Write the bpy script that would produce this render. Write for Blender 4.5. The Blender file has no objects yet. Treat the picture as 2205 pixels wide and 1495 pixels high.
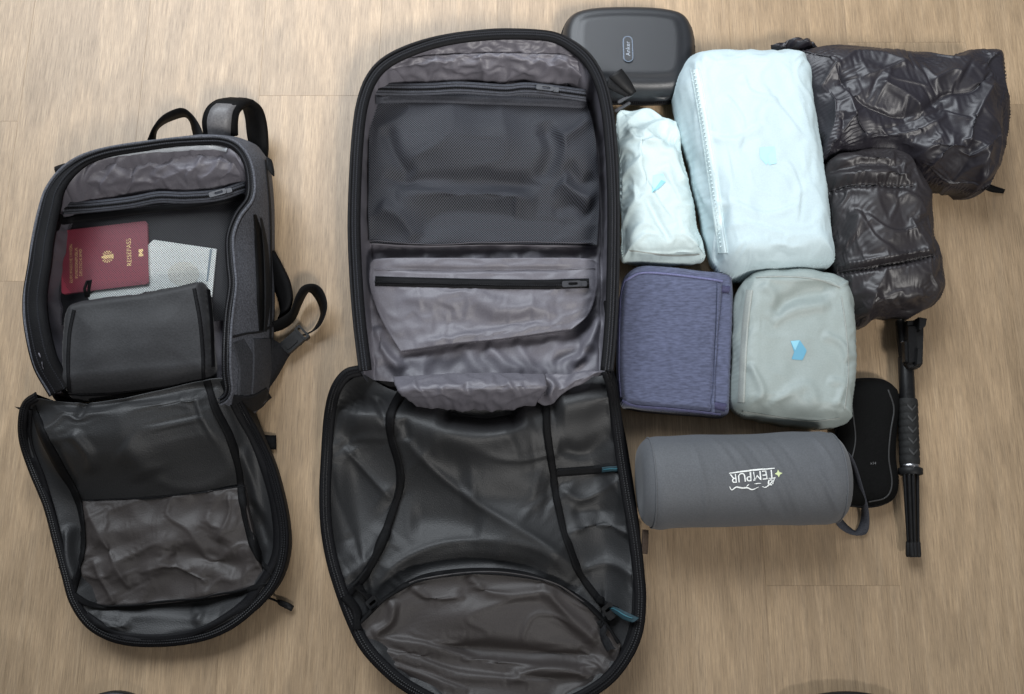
import bpy, bmesh, math
import numpy as np
from mathutils import Vector, Matrix
from mathutils.bvhtree import BVHTree

# ------------------------------------------------------------------ camera, light, exposure
SC = bpy.context.scene
COL = SC.collection
R = math.radians
F, CX, CY, PITCH, DIST = 1989.0, 1102.5, 747.5, R(14.0), 1.37      # photo pixels (2205 wide)
CAM = np.array([0.0, -DIST * math.sin(PITCH), DIST * math.cos(PITCH)])
FW = np.array([0.0, math.sin(PITCH), -math.cos(PITCH)])
UP = np.array([0.0, math.cos(PITCH), math.sin(PITCH)])

cd = bpy.data.cameras.new('camera'); cam = bpy.data.objects.new('camera', cd); COL.objects.link(cam)
cam.location = CAM; cam.rotation_euler = (PITCH, 0, 0)
cd.sensor_width = 36; cd.lens = 36 * F / 2205; cd.clip_start = .01; cd.clip_end = 60
SC.camera = cam

W = bpy.data.worlds.new('World'); SC.world = W; W.use_nodes = True
bg = W.node_tree.nodes['Background']; bg.inputs[0].default_value = (.92, .96, 1, 1); bg.inputs[1].default_value = .15

def area(name, loc, aim, sx, sy, power, col, spread=180):
    l = bpy.data.lights.new(name, 'AREA'); l.shape = 'RECTANGLE'; l.size = sx; l.size_y = sy
    l.energy = power; l.color = col; l.spread = R(spread)
    o = bpy.data.objects.new(name, l); COL.objects.link(o); o.location = loc
    o.rotation_euler = (Vector(aim) - Vector(loc)).to_track_quat('-Z', 'Y').to_euler()
    return o
# soft lamp high behind the photographer's right shoulder: throws the soft shadows up-left, its pool of light fades towards the feet
ls = bpy.data.lights.new('room_spot', 'SPOT'); ls.energy = 1750; ls.color = (1, .975, .94); ls.spot_size = R(22); ls.spot_blend = 1; ls.shadow_soft_size = .62
lo = bpy.data.objects.new('window_light', ls); COL.objects.link(lo); lo.location = (1.75, -3.0, 4.4)
lo.rotation_euler = (Vector((-.05, .86, 0)) - lo.location).to_track_quat('-Z', 'Y').to_euler()
# broad cool window beyond the top of the picture
area('far_window_light', (-1.0, 2.35, 2.6), (-.1, .1, 0), 3.0, 2.0, 180, (.88, .94, 1))
SC.view_settings.view_transform = 'Standard'; SC.view_settings.look = 'None'
SC.view_settings.exposure = 0.0; SC.view_settings.gamma = 1
SC.render.engine = 'CYCLES'
SC.cycles.use_denoising = True
SC.cycles.max_bounces = 8

# ------------------------------------------------------------------ pixel <-> place
def P(px, py, z=0.0):
    """world point at height z on the sight line of a photo pixel"""
    d = np.array([(px - CX) / F, 0, 0]) + UP * (-(py - CY) / F) + FW
    t = (z - CAM[2]) / d[2]
    return CAM + d * t
def PX(X):
    d = np.asarray(X, float) - CAM
    w = d @ FW
    return np.stack([CX + F * d[..., 0] / w, CY - F * (d @ UP) / w], -1)
def PP(pts, z=None):
    return np.array([P(p[0], p[1], p[2] if len(p) > 2 else z) for p in pts])

# ------------------------------------------------------------------ curves and grids
def cr(pts, n, closed=False):
    """Catmull-Rom through pts, n samples at even arc length"""
    p = np.asarray(pts, float); m = len(p)
    if m == 2 and not closed:
        t = np.linspace(0, 1, n)[:, None]; return p[0] * (1 - t) + p[1] * t
    if closed: q = np.concatenate([p[-1:], p, p[:2]])
    else: q = np.concatenate([2 * p[:1] - p[1:2], p, 2 * p[-1:] - p[-2:-1]])
    segs = m if closed else m - 1; out = []
    t = np.linspace(0, 1, 14, endpoint=False)[:, None]
    for i in range(segs):
        a, b, c, d = q[i], q[i + 1], q[i + 2], q[i + 3]
        out.append(.5 * ((2 * b) + (c - a) * t + (2 * a - 5 * b + 4 * c - d) * t ** 2 + (3 * b - a - 3 * c + d) * t ** 3))
    o = np.concatenate(out + [p[:1] if closed else p[-1:]])
    return resample(o, n, closed)
def resample(o, n, closed=False):
    s = np.concatenate([[0], np.cumsum(np.linalg.norm(np.diff(o, axis=0), axis=1))])
    tt = np.linspace(0, s[-1], n, endpoint=not closed)
    return np.stack([np.interp(tt, s, o[:, k]) for k in range(o.shape[1])], -1)
def at_params(o, ts):
    s = np.concatenate([[0], np.cumsum(np.linalg.norm(np.diff(o, axis=0), axis=1))]); s /= s[-1]
    return np.stack([np.interp(ts, s, o[:, k]) for k in range(o.shape[1])], -1)
def coons(top, bot, left, right, us, vs):
    """transfinite patch; top/bot run left to right, left/right run top to bottom; result [v, u, 3]"""
    T = at_params(top, us); B = at_params(bot, us); L = at_params(left, vs); Rr = at_params(right, vs)
    u = us[None, :, None]; v = vs[:, None, None]
    return ((1 - v) * T[None] + v * B[None] + (1 - u) * L[:, None] + u * Rr[:, None]
            - ((1 - u) * (1 - v) * T[0] + u * (1 - v) * T[-1] + (1 - u) * v * B[0] + u * v * B[-1]))
def even(n): return np.linspace(0, 1, n)
def dense(n, k=.8):
    t = np.linspace(0, 1, n); return (1 - k) * t + k * (.5 - .5 * np.cos(math.pi * t))
def patch(top, bot, left, right, nu, nv, z=None, us=None, vs=None):
    us = even(nu) if us is None else us; vs = even(nv) if vs is None else vs
    f = lambda s: cr(PP(s, z), 120)
    return coons(f(top), f(bot), f(left), f(right), us, vs)
def prof(v, xs_, ys_):
    g_ = np.linspace(-.2, 1.2, 700); y = np.interp(g_, xs_, ys_); k = np.exp(-(np.linspace(-2, 2, 61)) ** 2); y = np.convolve(np.pad(y, 30, mode='edge'), k / k.sum(), 'valid')
    return np.interp(v, g_, y)
def sstep(x, a, b):
    t = np.clip((x - a) / (b - a), 0, 1); return t * t * (3 - 2 * t)

RNG = np.random.default_rng(7)
def smooth_noise(shape, wl, seed, wl2=None):
    r = np.random.default_rng(seed).standard_normal(shape)
    fy = np.fft.fftfreq(shape[0])[:, None]; fx = np.fft.fftfreq(shape[1])[None]
    wl2 = wl2 or wl
    k = np.exp(-((fy * wl) ** 2 + (fx * wl2) ** 2) * 2)
    o = np.fft.ifft2(np.fft.fft2(r) * k).real
    return o / (o.std() + 1e-9)
def normals(X):
    du = np.gradient(X, axis=1); dv = np.gradient(X, axis=0)
    n = np.cross(dv, du); n /= np.linalg.norm(n, axis=-1, keepdims=True) + 1e-12
    n[n[..., 2] < -.2] *= -1
    return n
def seg_dist(Q, poly):
    """distance (and side) from points Q[...,2] to a polyline, with how far along 0..1"""
    best = np.full(Q.shape[:-1], 1e9); side = np.zeros(Q.shape[:-1]); along = np.zeros(Q.shape[:-1])
    n = len(poly) - 1
    for i in range(n):
        a, b = poly[i], poly[i + 1]; ab = b - a; L2 = ab @ ab + 1e-9
        t = np.clip(((Q - a) @ ab) / L2, 0, 1)
        d = Q - (a + t[..., None] * ab); l = np.hypot(d[..., 0], d[..., 1])
        m = l < best
        best = np.where(m, l, best); along = np.where(m, (i + t) / n, along)
        side = np.where(m, np.sign(ab[0] * d[..., 1] - ab[1] * d[..., 0]), side)
    return best, side, along
def fold(X, pts, amp, w, mode='g', ends=True):
    """raise a ridge (amp > 0) or press a valley along a line of photo pixels"""
    if mode in 'st': amp *= .62; w *= 1.5
    Q = PX(X); d, s, al = seg_dist(Q, cr(np.array(pts, float), 22))
    tp = np.clip(np.sin(math.pi * np.clip(al, 0.0, 1.0)) * 2.2, 0, 1) if ends else 1.0
    if mode == 'g': h = np.exp(-(d / w) ** 2)
    elif mode == 'v': h = np.exp(-d / w)
    elif mode == 's': h = np.where(s > 0, np.exp(-(d / w) ** 2), np.exp(-(d / (w * .34)) ** 2))   # steep on one side
    elif mode == 't': h = np.where(s < 0, np.exp(-(d / w) ** 2), np.exp(-(d / (w * .34)) ** 2))
    X[..., 2] += amp * h * tp
    return X
def bump(X, px, py, rx, ry, amp, rot=0):
    Q = PX(X) - np.array([px, py]); c, s = math.cos(R(rot)), math.sin(R(rot))
    a = (Q[..., 0] * c + Q[..., 1] * s) / rx; b = (-Q[..., 0] * s + Q[..., 1] * c) / ry
    X[..., 2] += amp * np.exp(-(a * a + b * b)); return X

def crumple(X, su=.03, sv=.03, it=110, att=.003, bend=.03, amp=.002, wl=14, seed=1, pin=None, zmin=.001, shear=.35, wl2=None, post=1, ridge=.5):
    """let cloth that is a little too large for its shape buckle into wrinkles (position based dynamics)"""
    att *= .25; bend *= .1
    X0 = X.astype(np.float32).copy(); x = X0.copy()
    nz = smooth_noise(X.shape[:2], wl, seed, wl2)
    nr = 1.2 - 1.9 * np.abs(smooth_noise(X.shape[:2], wl * 1.5, seed + 500, (wl2 or wl) * 1.5))
    nz = (1 - ridge) * nz + ridge * nr
    if pin is not None:
        fade = np.where(pin, 0.0, 1.0)
        for k in range(3):
            f = np.pad(fade, 1, mode='edge'); fade = np.where(pin, 0, (f[2:, 1:-1] + f[:-2, 1:-1] + f[1:-1, 2:] + f[1:-1, :-2]) / 4)
        nz = nz * fade
    x += (normals(X0) * (nz * amp)[..., None]).astype(np.float32)
    ln = lambda a, b: np.linalg.norm(b - a, axis=-1)
    Lu = ln(X0[:, :-1], X0[:, 1:]) * (1 + su); Lv = ln(X0[:-1], X0[1:]) * (1 + sv)
    sd = 1 + (np.mean(su) + np.mean(sv)) / 2
    D1 = ln(X0[:-1, :-1], X0[1:, 1:]) * sd; D2 = ln(X0[:-1, 1:], X0[1:, :-1]) * sd
    def pr(a, b, L, k):
        d = b - a; l = np.sqrt((d * d).sum(-1)) + 1e-9
        c = d * (.5 * k * (l - L) / l)[..., None]
        a += c; b -= c
    for i in range(it):
        x += att * (X0 - x)
        for o in (0, 1):
            n = (X.shape[1] - o) // 2
            pr(x[:, o:o + 2 * n:2], x[:, o + 1:o + 2 * n:2], Lu[:, o:o + 2 * n:2], 1)
            n = (X.shape[0] - o) // 2
            pr(x[o:o + 2 * n:2], x[o + 1:o + 2 * n:2], Lv[o:o + 2 * n:2], 1)
            pr(x[o:o + 2 * n:2, :-1], x[o + 1:o + 2 * n:2, 1:], D1[o:o + 2 * n:2], shear)
            pr(x[o:o + 2 * n:2, 1:], x[o + 1:o + 2 * n:2, :-1], D2[o:o + 2 * n:2], shear)
        if bend:
            l = np.zeros_like(x); d = x - X0
            l[1:-1] += d[2:] + d[:-2] - 2 * d[1:-1]; l[:, 1:-1] += d[:, 2:] + d[:, :-2] - 2 * d[:, 1:-1]
            b = np.zeros_like(x); b[1:-1] += l[2:] + l[:-2] - 2 * l[1:-1]; b[:, 1:-1] += l[:, 2:] + l[:, :-2] - 2 * l[:, 1:-1]
            x -= bend * b
        if pin is not None: x[pin] = X0[pin]
        if zmin is not None: np.maximum(x[..., 2], zmin, out=x[..., 2])
    for i in range(post):
        y = x.copy()
        y[1:-1, 1:-1] = .5 * x[1:-1, 1:-1] + .125 * (x[2:, 1:-1] + x[:-2, 1:-1] + x[1:-1, 2:] + x[1:-1, :-2]); x = y
    return x.astype(float)
def edge_pin(X, t=1, b=1, l=1, r=1):
    m = np.zeros(X.shape[:2], bool)
    if t: m[:t] = 1
    if b: m[-b:] = 1
    if l: m[:, :l] = 1
    if r: m[:, -r:] = 1
    return m

# ------------------------------------------------------------------ objects
ORG = {}
def thing(name, label, cat, loc, group=None):
    o = bpy.data.objects.new(name, None); o.empty_display_size = .03; COL.objects.link(o)
    o.location = loc; ORG[o.name] = np.array(loc, float)
    o['label'] = label; o['category'] = cat
    if group: o['group'] = group
    return o
def tag(o, label, cat=None, group=None, kind=None):
    if label: o['label'] = label
    if cat: o['category'] = cat
    if group: o['group'] = group
    if kind: o['kind'] = kind
    return o
BV = {}
def mesh(name, V, Fc, mat, parent=None, smooth=True, loc=None, uv=None, label=None, bvh=None):
    V = np.asarray(V, float).reshape(-1, 3)
    if bvh: BV[bvh] = BVHTree.FromPolygons([tuple(v) for v in V], [tuple(f) for f in Fc])
    org = ORG[parent.name] if parent else (np.array(loc, float) if loc is not None else np.zeros(3))
    me = bpy.data.meshes.new(name)
    me.from_pydata((V - org).tolist(), [], [tuple(int(i) for i in f) for f in Fc])
    if smooth: me.polygons.foreach_set('use_smooth', [True] * len(me.polygons))
    me.materials.append(mat); me.update()
    if uv is not None:
        l = me.uv_layers.new(name='UVMap'); idx = np.zeros(len(me.loops), int); me.loops.foreach_get('vertex_index', idx)
        l.data.foreach_set('uv', np.asarray(uv, float).reshape(-1, 2)[idx].ravel())
    o = bpy.data.objects.new(name, me); COL.objects.link(o); ORG[o.name] = org
    if parent: o.parent = parent
    else: o.location = org
    if label: o['label'] = label
    return o
def gfaces(nv, nu, off=0, wrap=False, flip=True):
    i, j = np.meshgrid(np.arange(nv - 1), np.arange(nu if wrap else nu - 1), indexing='ij')
    j2 = (j + 1) % nu
    a, b, c, d = i * nu + j, i * nu + j2, (i + 1) * nu + j2, (i + 1) * nu + j
    f = np.stack([d, c, b, a] if flip else [a, b, c, d], -1).reshape(-1, 4) + off
    return f.tolist()
def rim_loop(nv, nu):
    return ([j for j in range(nu)] + [i * nu + nu - 1 for i in range(1, nv)]
            + [(nv - 1) * nu + j for j in range(nu - 2, -1, -1)] + [i * nu for i in range(nv - 2, 0, -1)])
def grid_obj(name, X, mat, parent=None, skirt=None, bvh=None, label=None, loc=None):
    """cloth sheet; skirt = [(inset m, z or None, dz)] carries its border down as further rings"""
    nv, nu = X.shape[:2]; V = [X.reshape(-1, 3)]; Fc = gfaces(nv, nu)
    if skirt:
        lp = rim_loop(nv, nu); ring = X.reshape(-1, 3)[lp]; c = ring.mean(0); prev = np.array(lp); n = len(lp); off = nv * nu
        for inset, z, dz in skirt:
            q = ring.copy(); d = q[:, :2] - c[:2]; l = np.linalg.norm(d, axis=1, keepdims=True) + 1e-9
            q[:, :2] -= d / l * inset
            q[:, 2] = z if z is not None else q[:, 2] + dz
            V.append(q); cur = np.arange(off, off + n); off += n
            nx = np.roll(np.arange(n), -1)
            Fc += np.stack([prev, prev[nx], cur[nx], cur], -1).tolist()
            prev = cur
    return mesh(name, np.concatenate(V), Fc, mat, parent, bvh=bvh, label=label, loc=loc)

def hit(px, py, keys, lift=0.0, z=0.0):
    """where the sight line of a photo pixel meets a built surface"""
    d = np.array([(px - CX) / F, 0, 0]) + UP * (-(py - CY) / F) + FW; d /= np.linalg.norm(d)
    best, bd, bn = None, 1e9, None
    for k in ([keys] if isinstance(keys, str) else keys):
        l, n, i, dd = BV[k].ray_cast(Vector(CAM), Vector(d))
        if l is not None and dd < bd: best, bd, bn = np.array(l), dd, np.array(n)
    if best is None: return P(px, py, z + lift), np.array([0, 0, 1.0])
    if bn @ d > 0: bn = -bn
    return best + bn * lift, bn
def drop(x, y, key, lift=0.0, zd=0.0):
    l, n, i, dd = BV[key].ray_cast(Vector((x, y, 2)), Vector((0, 0, -1)))
    return (l.z if l is not None else zd) + lift

def sweep(name, path, prof, mat, parent=None, side=None, closed=False, caps=True, label=None, scale=None, smooth=True, loc=None, bvh=None):
    """profile [(across, up)] swept along a 3D path; side: array of across directions (default level)"""
    path = np.asarray(path, float); n = len(path)
    T = np.gradient(path, axis=0) if not closed else np.roll(path, -1, 0) - np.roll(path, 1, 0)
    T /= np.linalg.norm(T, axis=1, keepdims=True) + 1e-12
    if side is None:
        S = np.cross(T, [0, 0, 1.0]); l = np.linalg.norm(S, axis=1, keepdims=True); S = np.where(l > 1e-3, S / (l + 1e-12), [1, 0, 0])
    else:
        S = np.asarray(side, float); S = S if S.ndim == 2 else np.tile(S, (n, 1))
        S = S - (S * T).sum(1, keepdims=True) * T; S /= np.linalg.norm(S, axis=1, keepdims=True) + 1e-12
    U = np.cross(S, T)
    prof = np.asarray(prof, float); m = len(prof)
    sc = np.ones(n) if scale is None else np.asarray(scale)
    V = path[:, None] + (S[:, None] * prof[None, :, :1] + U[:, None] * prof[None, :, 1:]) * sc[:, None, None]
    V = V.reshape(-1, 3); Fc = []
    for i in range(n if closed else n - 1):
        k = (i + 1) % n
        for j in range(m): Fc.append((i * m + j, i * m + (j + 1) % m, k * m + (j + 1) % m, k * m + j))
    if caps and not closed:
        Fc.append(tuple(range(m - 1, -1, -1))); Fc.append(tuple((n - 1) * m + j for j in range(m)))
    return mesh(name, V, Fc, mat, parent, smooth=smooth, label=label, loc=loc, bvh=bvh)
def circ(r, n=8, sy=1.0): return [(r * math.cos(2 * math.pi * k / n), r * sy * math.sin(2 * math.pi * k / n)) for k in range(n)]
def flat(w, t):
    a, b = w / 2, t / 2; c = min(b, a) * .6
    return [(-a, -b + c), (-a + c, -b), (a - c, -b), (a, -b + c), (a, b - c), (a - c, b), (-a + c, b), (-a, b - c)]
def rrect(w, h, r, n=5):
    o = []
    for cx, cy, a in ((w / 2 - r, h / 2 - r, 0), (-w / 2 + r, h / 2 - r, 90), (-w / 2 + r, -h / 2 + r, 180), (w / 2 - r, -h / 2 + r, 270)):
        for k in range(n + 1): t = R(a + 90 * k / n); o.append((cx + r * math.cos(t), cy + r * math.sin(t)))
    return o
def tube(name, path, r, mat, parent=None, n=8, closed=False, scale=None, label=None, loc=None):
    return sweep(name, path, circ(r, n), mat, parent, closed=closed, scale=scale, label=label, loc=loc)
def ribbon_on(name, pts, wpx, keys, mat, parent, lift=.0015, n=60, sm=3, label=None, across=4, z=0.0, dip=.003):
    """webbing or tape laid along photo pixels on a built surface"""
    c = cr(np.array([p[:2] for p in pts], float), n); T = np.gradient(c, axis=0); T /= np.linalg.norm(T, axis=1, keepdims=True) + 1e-9
    N = np.stack([-T[:, 1], T[:, 0]], -1); off = np.linspace(-.5, .5, across)
    wv = np.interp(np.linspace(0, 1, n), np.linspace(0, 1, len(np.atleast_1d(wpx))), np.atleast_1d(wpx))
    X = np.zeros((n, across, 3)); NN = np.zeros((n, across, 3))
    for i in range(n):
        for j in range(across):
            q = c[i] + N[i] * off[j] * wv[i]; X[i, j], NN[i, j] = hit(q[0], q[1], keys, lift, z)
    for k in range(sm):
        Y = X.copy(); Y[1:-1] = .5 * X[1:-1] + .25 * (X[2:] + X[:-2])
        mz = np.maximum(Y[..., 2], X[..., 2] - lift * .6); Y[..., 2] = mz; X = Y
    lo0 = X[:, 0].copy(); lo1 = X[:, -1].copy(); lo0[:, 2] -= dip; lo1[:, 2] -= dip
    G = np.concatenate([lo0[:, None], X, lo1[:, None]], 1)
    return mesh(name, G, gfaces(n, across + 2), mat, parent, label=label), X[:, across // 2]
def band2(name, A, B, th, mat, parent, n=40, label=None, bvh=None, k=3):
    """thick strap between two edge curves given as world points"""
    A = cr(A, n); B = cr(B, n); t = np.linspace(0, 1, k)[None, :, None]
    X = A[:, None] * (1 - t) + B[:, None] * t; nn = np.cross(np.gradient(X, axis=0), np.gradient(X, axis=1))
    nn /= np.linalg.norm(nn, axis=-1, keepdims=True) + 1e-12
    up = X + nn * th / 2; dn = X - nn * th / 2
    up[:, 0] -= nn[:, 0] * th * .2; up[:, -1] -= nn[:, -1] * th * .2; dn[:, 0] += nn[:, 0] * th * .2; dn[:, -1] += nn[:, -1] * th * .2
    G = np.concatenate([up, dn[:, ::-1]], 1); m = 2 * k
    Fc = gfaces(n, m, wrap=True); Fc += [tuple(range(m)), tuple((n - 1) * m + j for j in range(m - 1, -1, -1))]
    return mesh(name, G, Fc, mat, parent, label=label, bvh=bvh)
def box_prism(name, outline, z0, z1, mat, parent=None, bev=.001, label=None, loc=None, smooth=False):
    """upright prism from world xy outline with a bevelled top"""
    o = np.asarray(outline, float)[:, :2]; c = o.mean(0); n = len(o)
    rings = [(o, z0), (o, z1 - bev), (c + (o - c) * (1 - bev / (np.linalg.norm(o - c, axis=1, keepdims=True) + 1e-9)), z1)]
    V = np.concatenate([np.concatenate([q, np.full((n, 1), z)], 1) for q, z in rings]); Fc = []
    for r in range(2):
        for j in range(n): Fc.append((r * n + j, r * n + (j + 1) % n, (r + 1) * n + (j + 1) % n, (r + 1) * n + j))
    Fc += [tuple(2 * n + j for j in range(n)), tuple(range(n - 1, -1, -1))]
    return mesh(name, V, Fc, mat, parent, smooth=smooth, label=label, loc=loc)
def frame_mesh(name, V, Fc, origin, ax, ay, az, mat, parent=None, smooth=False, label=None):
    V = np.asarray(V, float); M = np.stack([ax, ay, az]); return mesh(name, np.asarray(origin) + V @ M, Fc, mat, parent, smooth=smooth, label=label)
def unit(v): v = np.asarray(v, float); return v / (np.linalg.norm(v) + 1e-12)
def slab(w, l, t, r=None, hole=None, n=4):
    """rounded flat plate in local xyz, optionally with a slot"""
    r = r or min(w, l) * .3; o = np.array(rrect(w, l, r, n)); m = len(o)
    if hole is None:
        V = [(x, y, 0) for x, y in o] + [(x, y, t) for x, y in o]
        Fc = [tuple(range(m - 1, -1, -1)), tuple(range(m, 2 * m))] + [(j, (j + 1) % m, m + (j + 1) % m, m + j) for j in range(m)]
        return V, Fc
    hw, hl, oy = hole; h = np.array(rrect(hw, hl, min(hw, hl) * .45, n)) + [0, oy]
    V = [(x, y, 0) for x, y in o] + [(x, y, t) for x, y in o] + [(x, y, 0) for x, y in h] + [(x, y, t) for x, y in h]; Fc = []
    for j in range(m):
        k = (j + 1) % m
        Fc += [(j, k, m + k, m + j), (2 * m + k, 2 * m + j, 3 * m + j, 3 * m + k), (m + j, m + k, 3 * m + k, 3 * m + j), (k, j, 2 * m + j, 2 * m + k)]
    return V, Fc
def slider(parent, pos, direction, mat, s=1.0, name='zip_slider'):
    """zip slider: saddle body with a slotted pull tab lying along direction"""
    ax = unit([direction[0], direction[1], 0]); az = np.array([0, 0, 1.0]); ay = np.cross(az, ax)
    V, Fc = slab(.0075 * s, .011 * s, .0035 * s)
    b = frame_mesh(name, V, Fc, pos, ay, ax, az, mat, parent)
    V, Fc = slab(.0085 * s, .026 * s, .0018 * s, hole=(.0042 * s, .013 * s, .002 * s))
    frame_mesh('pull_tab', V, Fc, np.asarray(pos) - ax * .016 * s + az * .0036 * s, ay, ax, az, mat, b)
    return b
def coil(path, r, mat, parent, closed=False):
    """zip coil: a cord whose thickness beats tooth by tooth"""
    L = np.linalg.norm(np.diff(path, axis=0), axis=1).sum(); n = max(int(L / .0016), 8); p = cr(path, n, closed) if len(path) < n else resample(path, n, closed)
    sc = np.where(np.arange(n) % 2 == 0, 1.15, .62)
    return sweep('zip_coil', p, circ(r, 5), mat, parent, closed=closed, scale=sc, smooth=False)
def zip_line(name, pts, wpx, keys, tape_mat, coil_mat, parent, lift=.0015, n=70, r=.0016):
    t, mid = ribbon_on(name, pts, wpx, keys, tape_mat, parent, lift=lift, n=n)
    m = mid.copy(); m[:, 2] += r * .5
    coil(m, r, coil_mat, t)
    return t, mid
def zip_free(name, pts, wpx, tape_mat, coil_mat, parent, n=60):
    """zip sewn along a slack edge: tape standing just proud of the cloth, coil along its middle"""
    A = PP([(x, y - wpx / 2, z + .002) for x, y, z in pts]); B = PP([(x, y + wpx / 2, z) for x, y, z in pts]); C = PP([(x, y, z + .0026) for x, y, z in pts])
    o = band2(name, A, B, .0018, tape_mat, parent, n=n, k=5); c = cr(C, n); coil(c, .0019, coil_mat, o)
    for k in (-.30, .30): tube('stitch_line', cr(PP([(x, y + wpx * k, z + .0018 - k * .002) for x, y, z in pts]), n), .0005, coil_mat, o, n=5)
    return o, c
def text_verts(body, size, spacing=1.0):
    cu = bpy.data.curves.new('t', 'FONT'); cu.body = body; cu.size = size; cu.align_x = 'CENTER'; cu.align_y = 'CENTER'; cu.space_character = spacing
    o = bpy.data.objects.new('t', cu); COL.objects.link(o)
    dg = bpy.context.evaluated_depsgraph_get(); me = o.evaluated_get(dg).to_mesh()
    V = np.array([v.co[:] for v in me.vertices]); Fc = [tuple(p.vertices) for p in me.polygons]
    o.evaluated_get(dg).to_mesh_clear(); bpy.data.objects.remove(o); bpy.data.curves.remove(cu)
    return V, Fc

# ------------------------------------------------------------------ materials
def nt(name):
    m = bpy.data.materials.new(name); m.use_nodes = True; t = m.node_tree
    return m, t, t.nodes['Principled BSDF'], t.nodes, t.links
def ramp(N, stops):
    r = N.new('ShaderNodeValToRGB'); e = r.color_ramp.elements
    while len(e) < len(stops): e.new(.5)
    for q, (p, c) in zip(e, stops): q.position = p; q.color = (*c, 1) if len(c) == 3 else c
    return r
def cloth(name, col, rough=.5, var=.25, vscale=260, bump=.25, bscale=420, spec=.5, sheen=0.0, stretch=(1, 1, 1), big=.12, dist=.0006, coat=0.0, crinkle=0.0, crs=60):
    """woven fabric: slubby colour grain, soft large mottling, fine relief"""
    m, t, b, N, L = nt(name)
    tc = N.new('ShaderNodeTexCoord'); mp = N.new('ShaderNodeMapping'); mp.inputs['Scale'].default_value = stretch
    L.new(tc.outputs['Object'], mp.inputs['Vector'])
    n1 = N.new('ShaderNodeTexNoise'); n1.inputs['Scale'].default_value = vscale; n1.inputs['Detail'].default_value = 3
    L.new(mp.outputs[0], n1.inputs['Vector'])
    n2 = N.new('ShaderNodeTexNoise'); n2.inputs['Scale'].default_value = 14; n2.inputs['Detail'].default_value = 3
    L.new(tc.outputs['Object'], n2.inputs['Vector'])
    c = np.array(col)
    r1 = ramp(N, [(.3, c * (1 - var)), (.7, np.minimum(c * (1 + var), 1))]); L.new(n1.outputs['Fac'], r1.inputs[0])
    r2 = ramp(N, [(.3, (1 - big,) * 3), (.7, (1 + 0 * big,) * 3)]); L.new(n2.outputs['Fac'], r2.inputs[0])
    mx = N.new('ShaderNodeMix'); mx.data_type = 'RGBA'; mx.blend_type = 'MULTIPLY'; mx.inputs[0].default_value = 1
    L.new(r1.outputs[0], mx.inputs[6]); L.new(r2.outputs[0], mx.inputs[7]); L.new(mx.outputs[2], b.inputs['Base Color'])
    b.inputs['Roughness'].default_value = rough; b.inputs['Specular IOR Level'].default_value = spec
    b.inputs['Sheen Weight'].default_value = sheen; b.inputs['Coat Weight'].default_value = coat
    n3 = N.new('ShaderNodeTexNoise'); n3.inputs['Scale'].default_value = bscale; n3.inputs['Detail'].default_value = 2
    L.new(mp.outputs[0], n3.inputs['Vector'])
    bp = N.new('ShaderNodeBump'); bp.inputs['Strength'].default_value = bump; bp.inputs['Distance'].default_value = dist
    L.new(n3.outputs['Fac'], bp.inputs['Height']); last = bp
    if crinkle:
        v = N.new('ShaderNodeTexNoise'); v.noise_type = 'RIDGED_MULTIFRACTAL'; v.inputs['Scale'].default_value = crs; v.inputs['Detail'].default_value = 4
        v.inputs['Distortion'].default_value = .6
        L.new(tc.outputs['Object'], v.inputs['Vector'])
        b2 = N.new('ShaderNodeBump'); b2.inputs['Strength'].default_value = crinkle; b2.inputs['Distance'].default_value = .002
        L.new(v.outputs['Fac'], b2.inputs['Height']); L.new(bp.outputs[0], b2.inputs['Normal']); last = b2
    L.new(last.outputs[0], b.inputs['Normal'])
    return m
def plain(name, col, rough=.5, metal=0.0, spec=.5, bump=0.0, bscale=300):
    m, t, b, N, L = nt(name)
    b.inputs['Base Color'].default_value = (*col, 1); b.inputs['Roughness'].default_value = rough
    b.inputs['Metallic'].default_value = metal; b.inputs['Specular IOR Level'].default_value = spec
    tc = N.new('ShaderNodeTexCoord'); n = N.new('ShaderNodeTexNoise'); n.inputs['Scale'].default_value = bscale; n.inputs['Detail'].default_value = 3
    L.new(tc.outputs['Object'], n.inputs['Vector'])
    r = ramp(N, [(.3, (max(rough - .08, .02),) * 3), (.7, (min(rough + .1, 1),) * 3)]); L.new(n.outputs['Fac'], r.inputs[0]); L.new(r.outputs[0], b.inputs['Roughness'])
    if bump:
        bp = N.new('ShaderNodeBump'); bp.inputs['Strength'].default_value = bump; bp.inputs['Distance'].default_value = .0005
        L.new(n.outputs['Fac'], bp.inputs['Height']); L.new(bp.outputs[0], b.inputs['Normal'])
    return m
def netting(name, col, pitch, hole, rough=.45):
    """see-through mesh: a lattice of real openings in the sheet"""
    m, t, b, N, L = nt(name)
    b.inputs['Base Color'].default_value = (*col, 1); b.inputs['Roughness'].default_value = rough
    tc = N.new('ShaderNodeTexCoord'); mp = N.new('ShaderNodeMapping'); mp.inputs['Rotation'].default_value = (0, 0, R(45))
    mp.inputs['Scale'].default_value = (1 / pitch, 1 / pitch, 0)
    L.new(tc.outputs['Object'], mp.inputs['Vector'])
    v = N.new('ShaderNodeTexVoronoi'); v.voronoi_dimensions = '2D'; v.inputs['Scale'].default_value = 1; v.inputs['Randomness'].default_value = 0.05
    L.new(mp.outputs[0], v.inputs['Vector'])
    g = N.new('ShaderNodeMath'); g.operation = 'GREATER_THAN'; g.inputs[1].default_value = hole
    L.new(v.outputs['Distance'], g.inputs[0]); L.new(g.outputs[0], b.inputs['Alpha'])
    bp = N.new('ShaderNodeBump'); bp.inputs['Strength'].default_value = .5; bp.inputs['Distance'].default_value = .0008
    L.new(v.outputs['Distance'], bp.inputs['Height']); L.new(bp.outputs[0], b.inputs['Normal'])
    return m
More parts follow.
